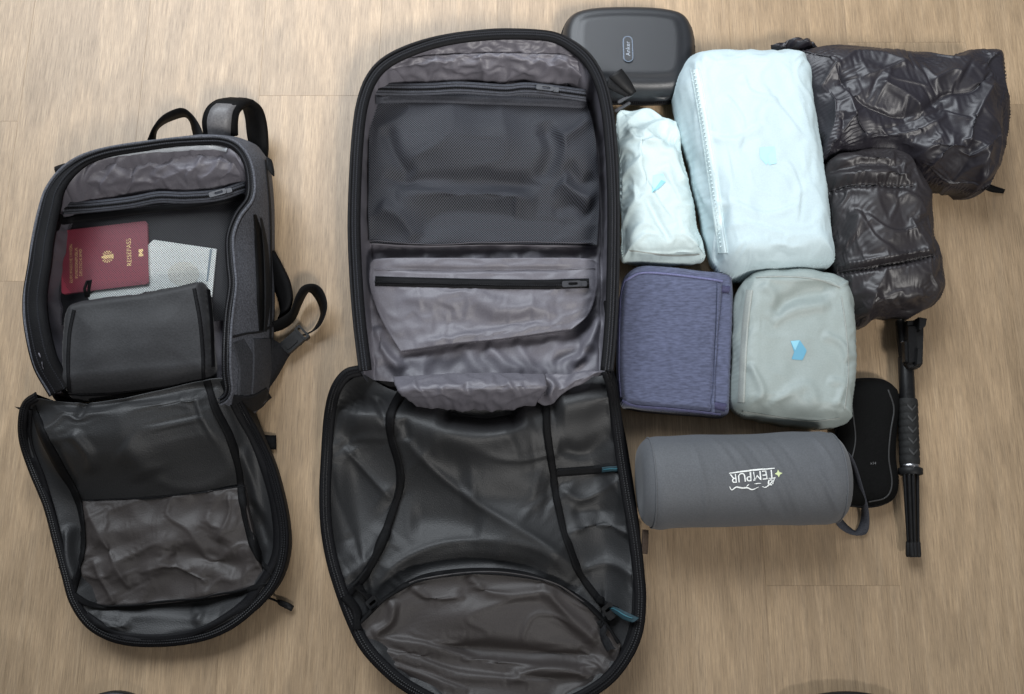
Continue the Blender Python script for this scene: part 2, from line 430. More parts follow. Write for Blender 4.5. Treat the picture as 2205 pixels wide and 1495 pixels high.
def webbing(name, col, pitch=.0022, rough=.65):
    m = cloth(name, col, rough, .3, 500, .6, 700, .10)
    return m
def wood(name, seed):
    m, t, b, N, L = nt(name)
    tc = N.new('ShaderNodeTexCoord'); add = N.new('ShaderNodeVectorMath'); add.operation = 'ADD'; add.inputs[1].default_value = (seed * 3.1, seed * 7.7, seed)
    L.new(tc.outputs['Object'], add.inputs[0])
    def noise(sc, det, sx, sy, rough=.55, dis=0.0):
        mp = N.new('ShaderNodeMapping'); mp.inputs['Scale'].default_value = (sx, sy, 1); L.new(add.outputs[0], mp.inputs['Vector'])
        n = N.new('ShaderNodeTexNoise'); n.inputs['Scale'].default_value = sc; n.inputs['Detail'].default_value = det; n.inputs['Roughness'].default_value = rough; n.inputs['Distortion'].default_value = dis
        L.new(mp.outputs[0], n.inputs['Vector']); return n
    fine = noise(640, 6, 1, .038, .78)          # pores drawn out along the plank
    mid = noise(95, 6, 1, .045, .72, .3)
    cath = noise(9, 2, 1, .16, .45, .5)        # slow field whose contour lines are the cathedral grain
    wav = N.new('ShaderNodeMath'); wav.operation = 'MULTIPLY'; wav.inputs[1].default_value = 34; L.new(cath.outputs['Fac'], wav.inputs[0])
    sn = N.new('ShaderNodeMath'); sn.operation = 'SINE'; L.new(wav.outputs[0], sn.inputs[0])
    blot = noise(5, 3, 1, .35)
    r0 = ramp(N, [(.25, (.350, .245, .148)), (.5, (.418, .298, .185)), (.75, (.475, .348, .225))]); L.new(mid.outputs['Fac'], r0.inputs[0])
    def mul(a, fac, lo, hi, src, p0=.3, p1=.7):
        r = ramp(N, [(p0, (lo,) * 3), (p1, (hi,) * 3)]); L.new(src, r.inputs[0])
        x = N.new('ShaderNodeMix'); x.data_type = 'RGBA'; x.blend_type = 'MULTIPLY'; x.inputs[0].default_value = fac
        L.new(a, x.inputs[6]); L.new(r.outputs[0], x.inputs[7]); return x.outputs[2]
    c = mul(r0.outputs[0], 1, .64, 1.10, fine.outputs['Fac'], .36, .60)
    c = mul(c, .75, .84, 1.0, sn.outputs[0], 0, .8)
    c = mul(c, 1, .84, 1.07, blot.outputs['Fac'])
    mpk = N.new('ShaderNodeMapping'); mpk.inputs['Scale'].default_value = (1, .42, 1); L.new(add.outputs[0], mpk.inputs['Vector'])
    vk = N.new('ShaderNodeTexVoronoi'); vk.inputs['Scale'].default_value = 6.5; L.new(mpk.outputs[0], vk.inputs['Vector'])
    c = mul(c, .6, .55, 1.0, vk.outputs['Distance'], .02, .10)
    L.new(c, b.inputs['Base Color'])
    rr = ramp(N, [(.3, (.46,) * 3), (.7, (.34,) * 3)]); L.new(fine.outputs['Fac'], rr.inputs[0]); L.new(rr.outputs[0], b.inputs['Roughness'])
    b.inputs['Specular IOR Level'].default_value = .5
    bp = N.new('ShaderNodeBump'); bp.inputs['Strength'].default_value = .22; bp.inputs['Distance'].default_value = .0006
    L.new(fine.outputs['Fac'], bp.inputs['Height']); L.new(bp.outputs[0], b.inputs['Normal'])
    return m

M = {}
M['shell'] = cloth('charcoal heather shell', (.085, .089, .105), .78, .45, 420, .5, 500, .35)
M['shell_dark'] = cloth('dark grey shell', (.012, .012, .0135), .75, .35, 420, .45, 500, .2)
M['lining'] = cloth('taupe nylon lining', (.128, .122, .142), .52, .10, 500, .4, 520, .52, big=.06, crinkle=.10, crs=34)
M['flap'] = cloth('grey coated polyester', (.017, .0174, .0185), .53, .16, 520, .8, 640, .46, big=.05, crinkle=.05, crs=30)
M['flap_taupe'] = cloth('brown taupe nylon', (.040, .034, .0325), .55, .10, 500, .5, 520, .42, big=.05, crinkle=.06, crs=26)
M['shell_mid'] = cloth('mid grey shell', (.040, .042, .049), .78, .4, 420, .5, 500, .3)
M['web'] = webbing('black webbing', (.005, .005, .0055))
M['web_grey'] = webbing('dark grey webbing', (.014, .0145, .016))
M['tape'] = webbing('zip tape grey', (.060, .063, .075))
M['tape_black'] = webbing('zip tape black', (.007, .007, .008), rough=.6)
M['coil'] = plain('zip coil', (.006, .006, .007), .45, spec=.18, bump=.4, bscale=900)
M['coil_grey'] = plain('zip coil grey', (.020, .021, .025), .45, spec=.25, bump=.4, bscale=900)
M['metal'] = plain('dark zip metal', (.035, .035, .04), .4, .3)
M['steel'] = plain('bright steel', (.45, .45, .47), .30, 1)
M['mesh'] = netting('grey mesh netting', (.056, .059, .074), .0027, .42, .68)
M['mesh_black'] = netting('black mesh netting', (.010, .010, .014), .0025, .47)
M['plastic'] = plain('black plastic', (.007, .007, .0075), .38, spec=.3, bump=.1)
M['plastic_matt'] = plain('matt black plastic', (.009, .009, .0095), .55, spec=.25, bump=.2)
M['case'] = plain('hard case eva', (.017, .0185, .022), .40, bump=.35, bscale=1400)
M['badge'] = plain('brushed badge', (.10, .12, .15), .3, .8)
M['print_pale'] = plain('pale print', (.30, .34, .40), .4)
M['white_cube'] = cloth('pale ripstop', (.50, .61, .645), .6, .04, 500, .12, 700, .45, big=.04, crinkle=.22, crs=52)
M['white_small'] = cloth('white ripstop', (.53, .635, .64), .6, .04, 500, .12, 700, .45, big=.04, crinkle=.22, crs=58)
M['grey_cube'] = cloth('pale grey ripstop', (.30, .345, .332), .55, .05, 500, .12, 700, .45, big=.06, crinkle=.18, crs=48)
M['grey_piping'] = cloth('pale grey seam', (.33, .355, .335), .6, .08, 500, .2, 700)
M['white_piping'] = cloth('pale seam', (.62, .74, .76), .6, .05, 500, .2, 700)
M['blue'] = cloth('blue heather', (.082, .092, .152), .8, .30, 300, .45, 420, .3, sheen=.15, stretch=(.35, 1.3, 1), big=.12)
M['blue_edge'] = cloth('blue piping', (.125, .13, .25), .7, .2, 400, .3, 500)
M['blue_dark'] = cloth('dark blue elastic', (.035, .033, .085), .7, .2, 400, .3, 500)
M['pillow'] = cloth('slate jersey', (.092, .097, .106), .7, .12, 500, .25, 620, .4, sheen=.12, big=.05)
M['pillow_strap'] = webbing('slate strap', (.060, .063, .075))
M['print_white'] = plain('white print', (.80, .82, .80), .6)
M['print_lime'] = plain('lime print', (.62, .70, .38), .6)
M['bag_black'] = cloth('shiny black nylon', (.0165, .0146, .0205), .46, .12, 420, .14, 500, .62, big=.08, crinkle=.20, crs=46)
M['bag_brown'] = cloth('shiny brown black nylon', (.0205, .0172, .0195), .47, .12, 420, .12, 500, .60, big=.08, crinkle=.30, crs=64)
M['pouch_black'] = cloth('black fabric pouch', (.004, .004, .004), .8, .3, 500, .3, 600, .1)
M['pouch_seam'] = plain('pouch piping', (.03, .03, .03), .5)
M['passport'] = plain('burgundy cover', (.24, .030, .052), .5, bump=.3, bscale=900)
M['gold'] = plain('gold foil', (.80, .56, .26), .4, .3)
M['paper'] = plain('page edge', (.55, .52, .46), .8)
M['card'] = cloth('pale card', (.74, .78, .76), .7, .03, 300, .05, 500)
M['card_tan'] = plain('tan round print', (.64, .65, .60), .7)
M['blue_mark'] = plain('pale blue mark', (.42, .76, .88), .6)
M['blue_mark2'] = plain('sky blue mark', (.24, .52, .64), .6)
M['blue_mark3'] = plain('deep sky mark', (.12, .34, .48), .6)
M['faint_mark'] = plain('faint cyan mark', (.42, .74, .86), .6)
M['teal'] = plain('teal label', (.006, .030, .042), .7)
M['teal_light'] = plain('teal label stripe', (.025, .115, .15), .6)
M['pale_pipe'] = cloth('pale lining seam', (.48, .51, .55), .4, .1, 500, .3, 500, .6)
M['brown_tab'] = webbing('brown tab', (.10, .075, .06))

# ------------------------------------------------------------------ floor
fl = thing('floor', 'oak look plank floor under everything', 'floor', (0, 0, 0)); del fl['category']; fl['kind'] = 'structure'
fl['label'] = 'oak look plank floor with faint joints'
y_joint = P(1770, 1261, 0)[1]; y_left = P(30, 606, 0)[1]
xs = [P(1915, 1000, 0)[0], P(1632, 1000, 0)[0]]; PW = xs[0] - xs[1]
k0 = xs[1]
woods = [wood('oak plank %d' % i, i + 1) for i in range(5)]
SUB = mesh('subfloor', [(-3, -2.6, -.012), (3, -2.6, -.012), (3, 3.2, -.012), (-3, 3.2, -.012)], [(0, 1, 2, 3)], plain('subfloor', (.22, .16, .10), .9), fl, smooth=False)
g = .00006
for i in range(-8, 9):
    x0 = k0 + i * PW; x1 = x0 + PW
    js = {0: y_joint, -6: y_left, -5: y_left - .62, -4: y_left + .31, -3: y_joint + .77, -2: y_joint + .36, -1: y_joint - .36, 1: y_joint + .85}.get(i, y_joint + (i * .37) % 1.1)
    cuts = [-2.6] + [c for c in (js - 1.3, js, js + 1.3) if -2.5 < c < 3.1] + [3.2]
    for a, b_ in zip(cuts[:-1], cuts[1:]):
        bv = .00018
        V = [(x0 + g, a + g, -.01), (x1 - g, a + g, -.01), (x1 - g, b_ - g, -.01), (x0 + g, b_ - g, -.01),
             (x0 + g, a + g, -bv), (x1 - g, a + g, -bv), (x1 - g, b_ - g, -bv), (x0 + g, b_ - g, -bv),
             (x0 + g + bv, a + g + bv, 0), (x1 - g - bv, a + g + bv, 0), (x1 - g - bv, b_ - g - bv, 0), (x0 + g + bv, b_ - g - bv, 0)]
        Fc = [(8, 9, 10, 11)] + [(r * 4 + j, r * 4 + (j + 1) % 4, r * 4 + 4 + (j + 1) % 4, r * 4 + 4 + j) for r in (0, 1) for j in range(4)]
        mesh('plank', V, Fc, woods[(i * 2 + cuts.index(a) * 3) % 5], fl, smooth=False)

# ------------------------------------------------------------------ soft closed shapes
def blob(outline, corners, h, zmid, r, nu=90, nv=90, z0=.001, hf=None, power=2.0, us=None, vs=None, inset=.012):
    """stuffed or boxy body: widest contour traced at height zmid, rounded up to height h with edge radius r"""
    n = 400; pts = np.array([P(p[0], p[1], p[2] if len(p) > 2 else zmid) for p in outline])
    c = cr(pts, n, True)
    ix = [int(np.argmin(np.linalg.norm(c - pts[k], axis=1))) for k in corners]     # tl, tr, br, bl along the outline
    def run(a, b):
        i = ix[a]; j = ix[b]
        return c[np.arange(i, j + 1)] if j >= i else c[np.arange(i, j + n + 1) % n]
    top = run(0, 1); right = run(1, 2); bot = run(2, 3)[::-1]; left = run(3, 0)[::-1]
    us = dense(nu, .85) if us is None else us; vs = dense(nv, .85) if vs is None else vs
    X = coons(top, bot, left, right, us, vs)
    D = np.full(X.shape[:2], 1e9)
    for q in c[::2]: D = np.minimum(D, np.hypot(X[..., 0] - q[0], X[..., 1] - q[1]))
    D[0] = 0; D[-1] = 0; D[:, 0] = 0; D[:, -1] = 0
    t = np.clip(D / r, 0, 1); pf = (1 - (1 - t) ** power) ** (1 / power)
    hh = h if hf is None else h * hf(us[None, :], vs[:, None])
    X[..., 2] = X[..., 2] + (hh - X[..., 2]) * pf
    sk = [(.0015, zmid * .6 + z0 * .4, 0), (inset * .45, zmid * .28 + z0 * .72, 0), (inset, z0, 0)]
    return X, sk, D
def drape(name, V2, Fc, key, mat, parent, lift=.0004, label=None):
    V = np.array([(x, y, drop(x, y, key, lift)) for x, y in V2]); return mesh(name, V, Fc, mat, parent, smooth=False, label=label)
def print_px(name, poly, key, mat, parent, lift=.0006, step=6, label=None):
    """flat print: a photo-pixel polygon laid on the cloth as a fine triangulated skin"""
    p = np.array(poly, float); c = p.mean(0); o = resample(np.concatenate([p, p[:1]]), 40, True); k = 6
    V = [hit(c[0], c[1], key, lift)[0]]; Fc = []
    for r in range(1, k + 1):
        for q in o: s = c + (q - c) * r / k; V.append(hit(s[0], s[1], key, lift)[0])
    n = len(o)
    for j in range(n): Fc.append((0, 1 + (j + 1) % n, 1 + j))
    for r in range(k - 1):
        for j in range(n): a = 1 + r * n; b = a + n; Fc.append((a + j, a + (j + 1) % n, b + (j + 1) % n, b + j))
    return mesh(name, V, Fc, mat, parent, label=label)

# ------------------------------------------------------------------ black hard case
t = thing('hard_case', 'black moulded zip case with small badge, top centre beside the big backpack', 'case', P(1350, 130, 0))
o = [(1212, 70), (1232, 42), (1275, 30), (1350, 27), (1425, 31), (1470, 45), (1490, 80), (1494, 130), (1488, 180), (1462, 212), (1410, 220), (1340, 219), (1270, 217), (1232, 205), (1214, 170), (1209, 115)]
X, sk, D = blob(o, (1, 6, 9, 13), .062, .030, .022, 60, 60, power=2.2)
X[..., 2] += .003 * sstep(D, .020, .032)
grid_obj('lid', X, M['case'], t, sk, bvh='hcase')
ring = cr(PP([(p[0], p[1], .031) for p in o]), 160, True)
coil(ring + np.array([0, 0, -.001]), .0026, M['tape_black'], t, closed=True)
bc = hit(1352, 107, 'hcase', .0)[0]; V, Fc = slab(.0155, .045, .0022, .0075)
bd = frame_mesh('badge', V, Fc, bc + [0, 0, -.0004], (1, 0, 0), unit((0, 1, -.02)), (0, .02, 1), M['badge'], t)
V, Fc = slab(.012, .0415, .0005, .0058); frame_mesh('badge_face', V, Fc, bc + [0, 0, .0018], (1, 0, 0), unit((0, 1, -.02)), (0, .02, 1), M['case'], bd)
V, Fc = text_verts('Anker', .0095, 1.05); frame_mesh('lettering', V, Fc, bc + [0, 0, .0027], (0, 1, 0), (-1, 0, 0), (0, 0, 1), M['print_pale'], bd)

# ------------------------------------------------------------------ large pale packing cube
o = [(1490, 130), (1560, 125), (1640, 124), (1715, 128), (1738, 160), (1748, 230), (1762, 330), (1776, 430), (1786, 520), (1788, 570), (1750, 582), (1660, 590), (1600, 612, .02), (1560, 608, .02), (1528, 570, .03), (1500, 460, .03), (1470, 330, .03), (1450, 240, .035), (1448, 205, .04), (1462, 165)]
t = thing('packing_cube', 'largest pale white packing cube with faint blue mark', 'packing cube', P(1620, 370, 0), 'packing cubes')
X, sk, D = blob(o, (0, 3, 9, 13), .105, .05, .04, 130, 150, power=2.0)
for f in ([(1560, 200), (1600, 260), (1590, 330)], [(1640, 180), (1700, 260), (1730, 300)], [(1520, 290), (1580, 300), (1640, 270)], [(1570, 430), (1650, 460), (1720, 440)],
          [(1545, 500), (1600, 480), (1690, 505)], [(1600, 160), (1620, 200), (1680, 215)], [(1690, 340), (1720, 400), (1715, 480)]):
    fold(X, f, .0028, 9, 's')
fold(X, [(1560, 440), (1548, 520), (1545, 575)], -.010, 9); fold(X, [(1535, 430), (1530, 500)], .006, 14)
fold(X, [(1495, 140), (1530, 350), (1555, 560)], .004, 9, ends=False)
X = crumple(X, .028, .028, 120, .010, .06, .0014, 11, 11, ridge=.4)
grid_obj('bag_body', X, M['white_cube'], t, sk, bvh='wcube')
for a in (-9, 9):
    ribbon_on('seam', [(1497 + a, 150), (1515 + a, 250), (1532 + a, 360), (1548 + a, 470), (1558 + a, 545)], 2.5, 'wcube', M['white_piping'], t, lift=.0012, n=70, sm=2)
zt, mid = ribbon_on('zip_tape', [(1497, 150), (1515, 250), (1532, 360), (1548, 470), (1558, 545)], 16, 'wcube', M['white_piping'], t, lift=.0008, n=80)
pts = cr(mid, 90)
for k in range(2, 88, 2):
    c = pts[k]; d = unit(pts[k + 1] - pts[k - 1]); sd = np.cross(d, [0, 0, 1])
    if k == 2: teeth = []
    teeth.append((c - sd * .0018 + [0, 0, .0006], c + sd * .0018 + [0, 0, .0009], d * .0006))
V, Fc = [], []
for a, b_, d in teeth:
    i = len(V); V += [a - d, b_ - d, b_ + d, a + d, a - d + [0, 0, .0007], b_ - d + [0, 0, .0007], b_ + d + [0, 0, .0007], a + d + [0, 0, .0007]]
    Fc += [(i + 4, i + 5, i + 6, i + 7), (i, i + 1, i + 5, i + 4), (i + 1, i + 2, i + 6, i + 5), (i + 2, i + 3, i + 7, i + 6), (i + 3, i, i + 4, i + 7)]
mesh('zip_teeth', V, Fc, M['white_piping'], zt, smooth=False)['kind'] = 'stuff'
mk = print_px('printed_mark', [(1636, 318), (1668, 316), (1660, 338), (1650, 356), (1636, 340)], 'wcube', M['faint_mark'], t)
print_px('mark_facet', [(1652, 335), (1668, 316), (1672, 352), (1655, 356)], 'wcube', M['blue_mark'], mk, lift=.0009)

# ------------------------------------------------------------------ small white packing bag
o = [(1330, 250), (1360, 240), (1396, 236), (1430, 258), (1462, 268), (1468, 300), (1464, 330), (1478, 400), (1496, 470), (1514, 540), (1512, 562), (1460, 577, .02), (1400, 578, .02), (1352, 568, .02), (1338, 550), (1336, 460), (1333, 360)]
t = thing('packing_cube', 'small crumpled white packing bag tucked against the big backpack', 'packing cube', P(1410, 420, 0), 'packing cubes')
X, sk, D = blob(o, (0, 4, 10, 14), .075, .03, .035, 90, 130, hf=lambda u, v: .62 + .38 * sstep(v, .05, .35), power=2.0)
for f, a, w, m in (([(1372, 295), (1410, 268), (1450, 262)], .010, 14, 's'), ([(1345, 275), (1375, 300), (1440, 305)], .006, 10, 'g'), ([(1440, 310), (1460, 350), (1480, 400)], .006, 10, 'g'),
                   ([(1375, 300), (1385, 370), (1420, 440), (1450, 480)], .005, 9, 's'), ([(1340, 380), (1370, 350), (1385, 330)], .005, 8, 's'), ([(1390, 420), (1420, 480), (1445, 520)], -.004, 9, 'g'),
                   ([(1425, 360), (1450, 400), (1470, 440)], .004, 8, 't'), ([(1345, 460), (1365, 430), (1360, 400)], .004, 8, 'g'), ([(1345, 545), (1430, 548), (1508, 545)], .004, 6, 'v')):
    fold(X, f, a, w, m)
X = crumple(X, .05, .05, 120, .008, .09, .0026, 14, 21, ridge=.6)
grid_obj('bag_body', X, M['white_small'], t, sk, bvh='wsmall')
ribbon_on('seam', [(1352, 538), (1400, 545), (1450, 549), (1506, 547)], 2.2, 'wsmall', M['grey_piping'], t, lift=.0008, sm=2)
mk = print_px('printed_mark', [(1406, 378), (1428, 374), (1434, 390), (1420, 404), (1404, 416)], 'wsmall', M['blue_mark'], t)
print_px('mark_facet', [(1424, 388), (1434, 392), (1420, 406), (1404, 416)], 'wsmall', M['blue_mark2'], mk, lift=.0009)

# ------------------------------------------------------------------ pale grey packing cube
o = [(1596, 612), (1630, 590), (1700, 586), (1760, 592), (1808, 608), (1824, 630), (1832, 690), (1836, 760), (1834, 820), (1826, 880), (1816, 915, .02), (1760, 927, .015), (1690, 918, .015), (1625, 908, .015), (1590, 900, .02), (1570, 868, .03), (1572, 790), (1576, 700), (1580, 650)]
t = thing('packing_cube', 'pale grey packing cube with sky blue mark, between blue organiser and glasses case', 'packing cube', P(1705, 760, 0), 'packing cubes')
X, sk, D = blob(o, (0, 4, 10, 14), .088, .04, .030, 110, 120, power=2.2)
for f, a, w, m in (([(1662, 690), (1690, 650), (1740, 630), (1800, 622)], -.009, 16, 'g'), ([(1660, 700), (1700, 672), (1790, 655)], .005, 12, 'g'), ([(1640, 610), (1665, 640), (1660, 690)], .004, 12, 'g'),
                   ([(1630, 600), (1690, 606), (1770, 604), (1815, 620)], .004, 8, 'v'), ([(1640, 900), (1700, 845), (1740, 835), (1760, 880)], .004, 14, 'g'), ([(1612, 780), (1640, 840), (1628, 870)], .004, 9, 'g'),
                   ([(1770, 720), (1810, 740), (1830, 780)], .004, 10, 'g'), ([(1780, 820), (1815, 830), (1800, 880)], .003, 10, 'g'), ([(1620, 895), (1700, 905), (1810, 905)], .004, 6, 'v')):
    fold(X, f, a, w, m)
X = crumple(X, .026, .026, 110, .010, .06, .0014, 12, 31, ridge=.4)
grid_obj('bag_body', X, M['grey_cube'], t, sk, bvh='gcube')
ribbon_on('zip_tape', [(1615, 625), (1607, 690), (1602, 760), (1599, 830), (1597, 866)], 14, 'gcube', M['grey_piping'], t, lift=.001)
ribbon_on('seam', [(1628, 598), (1690, 596), (1760, 602), (1808, 618)], 2.5, 'gcube', M['grey_piping'], t, lift=.001, sm=2)
ribbon_on('seam', [(1812, 640), (1822, 720), (1826, 800), (1818, 880)], 2.5, 'gcube', M['grey_piping'], t, lift=.001, sm=2)
ribbon_on('seam', [(1600, 885), (1650, 893), (1740, 906), (1808, 900)], 2.2, 'gcube', M['grey_piping'], t, lift=.001, sm=2)
mk = print_px('printed_mark', [(1702, 735), (1722, 733), (1737, 755), (1728, 776), (1704, 774), (1710, 758)], 'gcube', M['blue_mark3'], t)
print_px('mark_facet', [(1702, 735), (1722, 733), (1712, 755)], 'gcube', M['blue_mark2'], mk, lift=.0009)

# ------------------------------------------------------------------ blue organiser
o = [(1345, 600), (1375, 582), (1430, 583), (1500, 592), (1560, 600), (1572, 625), (1572, 700), (1568, 800), (1565, 870), (1555, 900, .012), (1500, 898, .012), (1420, 892, .012), (1360, 884, .012), (1333, 868, .02), (1326, 780), (1330, 690), (1336, 625)]
t = thing('organiser_pouch', 'blue heather fabric organiser pouch with zipped edge', 'pouch', P(1450, 740, 0))
X, sk, D = blob(o, (0, 4, 9, 13), .056, .025, .010, 110, 110, power=2.4)
X[..., 2] += .004 * sstep(D, .01, .05) + smooth_noise(X.shape[:2], 40, 3) * .0006
fold(X, [(1556, 610), (1545, 720), (1532, 880)], -.003, 6, ends=False)
grid_obj('cover', X, M['blue'], t, sk, bvh='blue')
pp = [(1346, 606), (1378, 589), (1430, 590), (1500, 598), (1556, 606)]
ribbon_on('piping', pp, 4, 'blue', M['blue_edge'], t, lift=.0018, sm=2)
ribbon_on('piping', [(1346, 606), (1338, 640), (1335, 720), (1334, 800), (1338, 855)], 4, 'blue', M['blue_edge'], t, lift=.0018, sm=2)
ribbon_on('piping', [(1342, 862), (1370, 872), (1440, 878), (1500, 884), (1552, 890)], 4, 'blue', M['blue_edge'], t, lift=.0018, sm=2)
ribbon_on('flap_edge', [(1547, 612), (1543, 700), (1538, 800), (1536, 884)], 7, 'blue', M['blue'], t, lift=.0035, sm=2)
ribbon_on('elastic_loop', [(1549, 622), (1570, 625)], 14, 'blue', M['blue_dark'], t, lift=.0022, n=12)
ribbon_on('elastic_loop', [(1538, 872), (1562, 877)], 13, 'blue', M['blue_dark'], t, lift=.0022, n=12)

# ------------------------------------------------------------------ travel pillow in its sack
def cyl_sack(A, B, r, n=110, m=100, flatb=.8):
    """stuff sack: soft cylinder between two end centres, ends domed"""
    ax = B - A; L = np.linalg.norm(ax); ax = ax / L; sd = np.array([-ax[1], ax[0], 0]); zz = np.array([0, 0, 1.0])
    s = dense(n, .55); th = np.linspace(0, 2 * math.pi, m, endpoint=False)
    e = .030
    rr = np.ones(n); d = np.minimum(s, 1 - s) * L; tt = np.clip(d / e, 0, 1); rr = .58 + .42 * (1 - (1 - tt) ** 2.3) ** (1 / 2.3)
    rr[0] = rr[-1] = .50
    X = A + ax * (s * L)[:, None, None] + (sd * np.cos(th)[None, :, None] + zz * (np.sin(th) * 1.0)[None, :, None]) * (r * rr)[:, None, None]
    return X, ax, sd, s, th
t = thing('travel_pillow', 'slate grey cylindrical travel pillow sack lying on the floor with printed lettering', 'pillow', P(1600, 1030, 0))
A = P(1375, 1040, .062); B = P(1812, 1028, .062)
X, ax, sd, s, th = cyl_sack(A, B, .0625)
S2, TH = np.meshgrid(s, th, indexing='ij')
rad = X - (A + ax * (s * np.linalg.norm(B - A))[:, None])[:, None]; nr = rad / (np.linalg.norm(rad, axis=-1, keepdims=True) + 1e-9)
dz = np.zeros_like(S2)
for s0, t0, s1, t1, a, w in ((.40, -55, .60, 55, .0035, .018), (.47, -60, .68, 60, -.003, .014), (.33, -65, .47, 20, .003, .016), (.55, -60, .74, 60, .003, .016), (.63, -62, .80, 40, -.0025, .014),
                              (.24, -50, .30, 60, .002, .02), (.80, -10, .93, 60, .003, .02), (.82, -60, .9, 0, .0025, .02)):
    al = np.clip((np.degrees(TH - math.pi / 2) - t0) / (t1 - t0), 0, 1)      # t measured from the top, positive away
    sc = s0 + (s1 - s0) * (1 - al) if False else s0 + (s1 - s0) * al
    dz += 1.15 * a * np.exp(-((S2 - sc) / (w * .62)) ** 2) * np.sin(math.pi * al) ** .5
dz += smooth_noise(S2.shape, 22, 5, 22) * .0009 + smooth_noise(S2.shape, 6, 6, 40) * .0005 * np.exp(-np.minimum(S2, 1 - S2) / .12)
X += nr * dz[..., None]
X[..., 2] = np.maximum(X[..., 2], .001)
n_, m_ = X.shape[:2]
V = np.concatenate([X.reshape(-1, 3), [A + ax * .004], [B - ax * .004]]); Fc = gfaces(n_, m_, wrap=True, flip=True)
Fc += [(j, (j + 1) % m_, n_ * m_) for j in range(m_)] + [((n_ - 1) * m_ + (j + 1) % m_, (n_ - 1) * m_ + j, n_ * m_ + 1) for j in range(m_)]
mesh('sack', V, Fc, M['pillow'], t, bvh='pillow')
for sx in (.055, .955):
    k = int(np.argmin(abs(s - sx))); tube('seam', X[k] + nr[k] * .0006, .0011, M['pillow'], t, closed=True, n=6)
# lettering is printed upside down as the sack lies: word, underline, swirl and star
org_px = np.array([1621, 1030.0]); ux = np.array([-1.0, .11]); ux /= np.linalg.norm(ux); uy = np.array([-ux[1], ux[0]])
uy = np.array([.11, 1.0]) / np.linalg.norm([.11, 1.0])
def lay(V2, Fc, name, mat, par, key='pillow', lift=.0007):
    V = [hit(*(org_px + ux * x + uy * y), key, lift)[0] for x, y in V2]
    return mesh(name, V, Fc, mat, par, smooth=False)
V, Fc = text_verts('TEMPUR', 25, 1.02); wd = lay(V[:, :2] * [1.04, 1.12] + [0, -5], Fc, 'lettering', M['print_white'], t)
def stroke2(pts, w, n=26):
    c = cr(np.array(pts, float), n); T = np.gradient(c, axis=0); T /= np.linalg.norm(T, axis=1, keepdims=True); N_ = np.stack([-T[:, 1], T[:, 0]], -1)
    ww = (w * (.35 + .65 * np.sin(np.linspace(.15, math.pi - .15, n))))[:, None] / 2
    return np.concatenate([np.stack([c - N_ * ww, c + N_ * ww], 1)]).reshape(-1, 2), [(2 * i, 2 * i + 1, 2 * i + 3, 2 * i + 2) for i in range(n - 1)]
for pts, w in (([(-49, -16), (0, -17), (50, -16)], 3.6), ([(-46, 6), (-40, 18), (-32, 16), (-34, 8), (-42, 10), (-26, 22), (-18, 20)], 3.0), ([(-10, 20), (4, 24), (14, 19), (26, 18), (38, 15), (48, 20), (52, 12)], 3.2), ([(-16, 13), (-2, 12)], 2.2), ([(10, 12), (16, 16)], 2.2)):
    v, f = stroke2(pts, w); lay(v, f, 'printed_stroke', M['print_white'], t)
star = []
for k in range(8):
    a = math.pi / 4 * k; rr_ = 8.5 if k % 2 == 0 else 4; star.append((-56 + rr_ * math.cos(a), -4 + rr_ * math.sin(a)))
lay(star, [tuple(range(8))], 'printed_star', M['print_lime'], t)
# carry loop at the right end
band2('carry_strap', PP([(1800, 955, .10), (1835, 985, .075), (1858, 1050, .045), (1871, 1105, .020), (1867, 1148, .006), (1835, 1152, .006), (1806, 1135, .02), (1794, 1110, .03)]),
      PP([(1797, 958, .088), (1828, 992, .060), (1846, 1055, .028), (1855, 1105, .008), (1845, 1140, .002), (1835, 1140, .002), (1815, 1120, .010), (1805, 1100, .02)]), .0016, M['pillow_strap'], t, n=70)

# ------------------------------------------------------------------ glasses case
o = [(1805, 850), (1822, 824), (1860, 817), (1900, 820), (1926, 838), (1934, 870), (1928, 930), (1926, 985), (1932, 1040), (1922, 1072), (1890, 1088), (1850, 1090), (1815, 1082), (1800, 1050), (1803, 980), (1800, 910)]
t = thing('glasses_case', 'black zip glasses case with curved piping beside the tripod stick', 'glasses case', P(1865, 955, 0))
X, sk, D = blob(o, (0, 5, 9, 13), .038, .016, .026, 70, 100)
X += normals(X) * (smooth_noise(X.shape[:2], 26, 8) * .0005)[..., None]
grid_obj('cover', X, M['pouch_black'], t, sk, bvh='glass')
tube('zip_coil', cr(PP([(p[0], p[1], .016) for p in o]), 150, True), .0022, M['tape_black'], t, closed=True)
ribbon_on('piping', [(1912, 840), (1924, 880), (1917, 930), (1913, 985), (1920, 1040), (1908, 1070), (1870, 1080)], 2.6, 'glass', M['pouch_seam'], t, lift=.0014, sm=2)
ribbon_on('piping', [(1832, 850), (1838, 900), (1842, 950), (1832, 1000), (1822, 1050)], 2.6, 'glass', M['pouch_seam'], t, lift=.0014, sm=2)
V, Fc = text_verts('x14', 8.5, 1.0); V2 = [(1880 + a[0], 998 - a[1]) for a in V]
mesh('lettering', [hit(x, y, 'glass', .0006)[0] for x, y in V2], Fc, plain('grey print', (.12, .12, .12), .6), t, smooth=False)

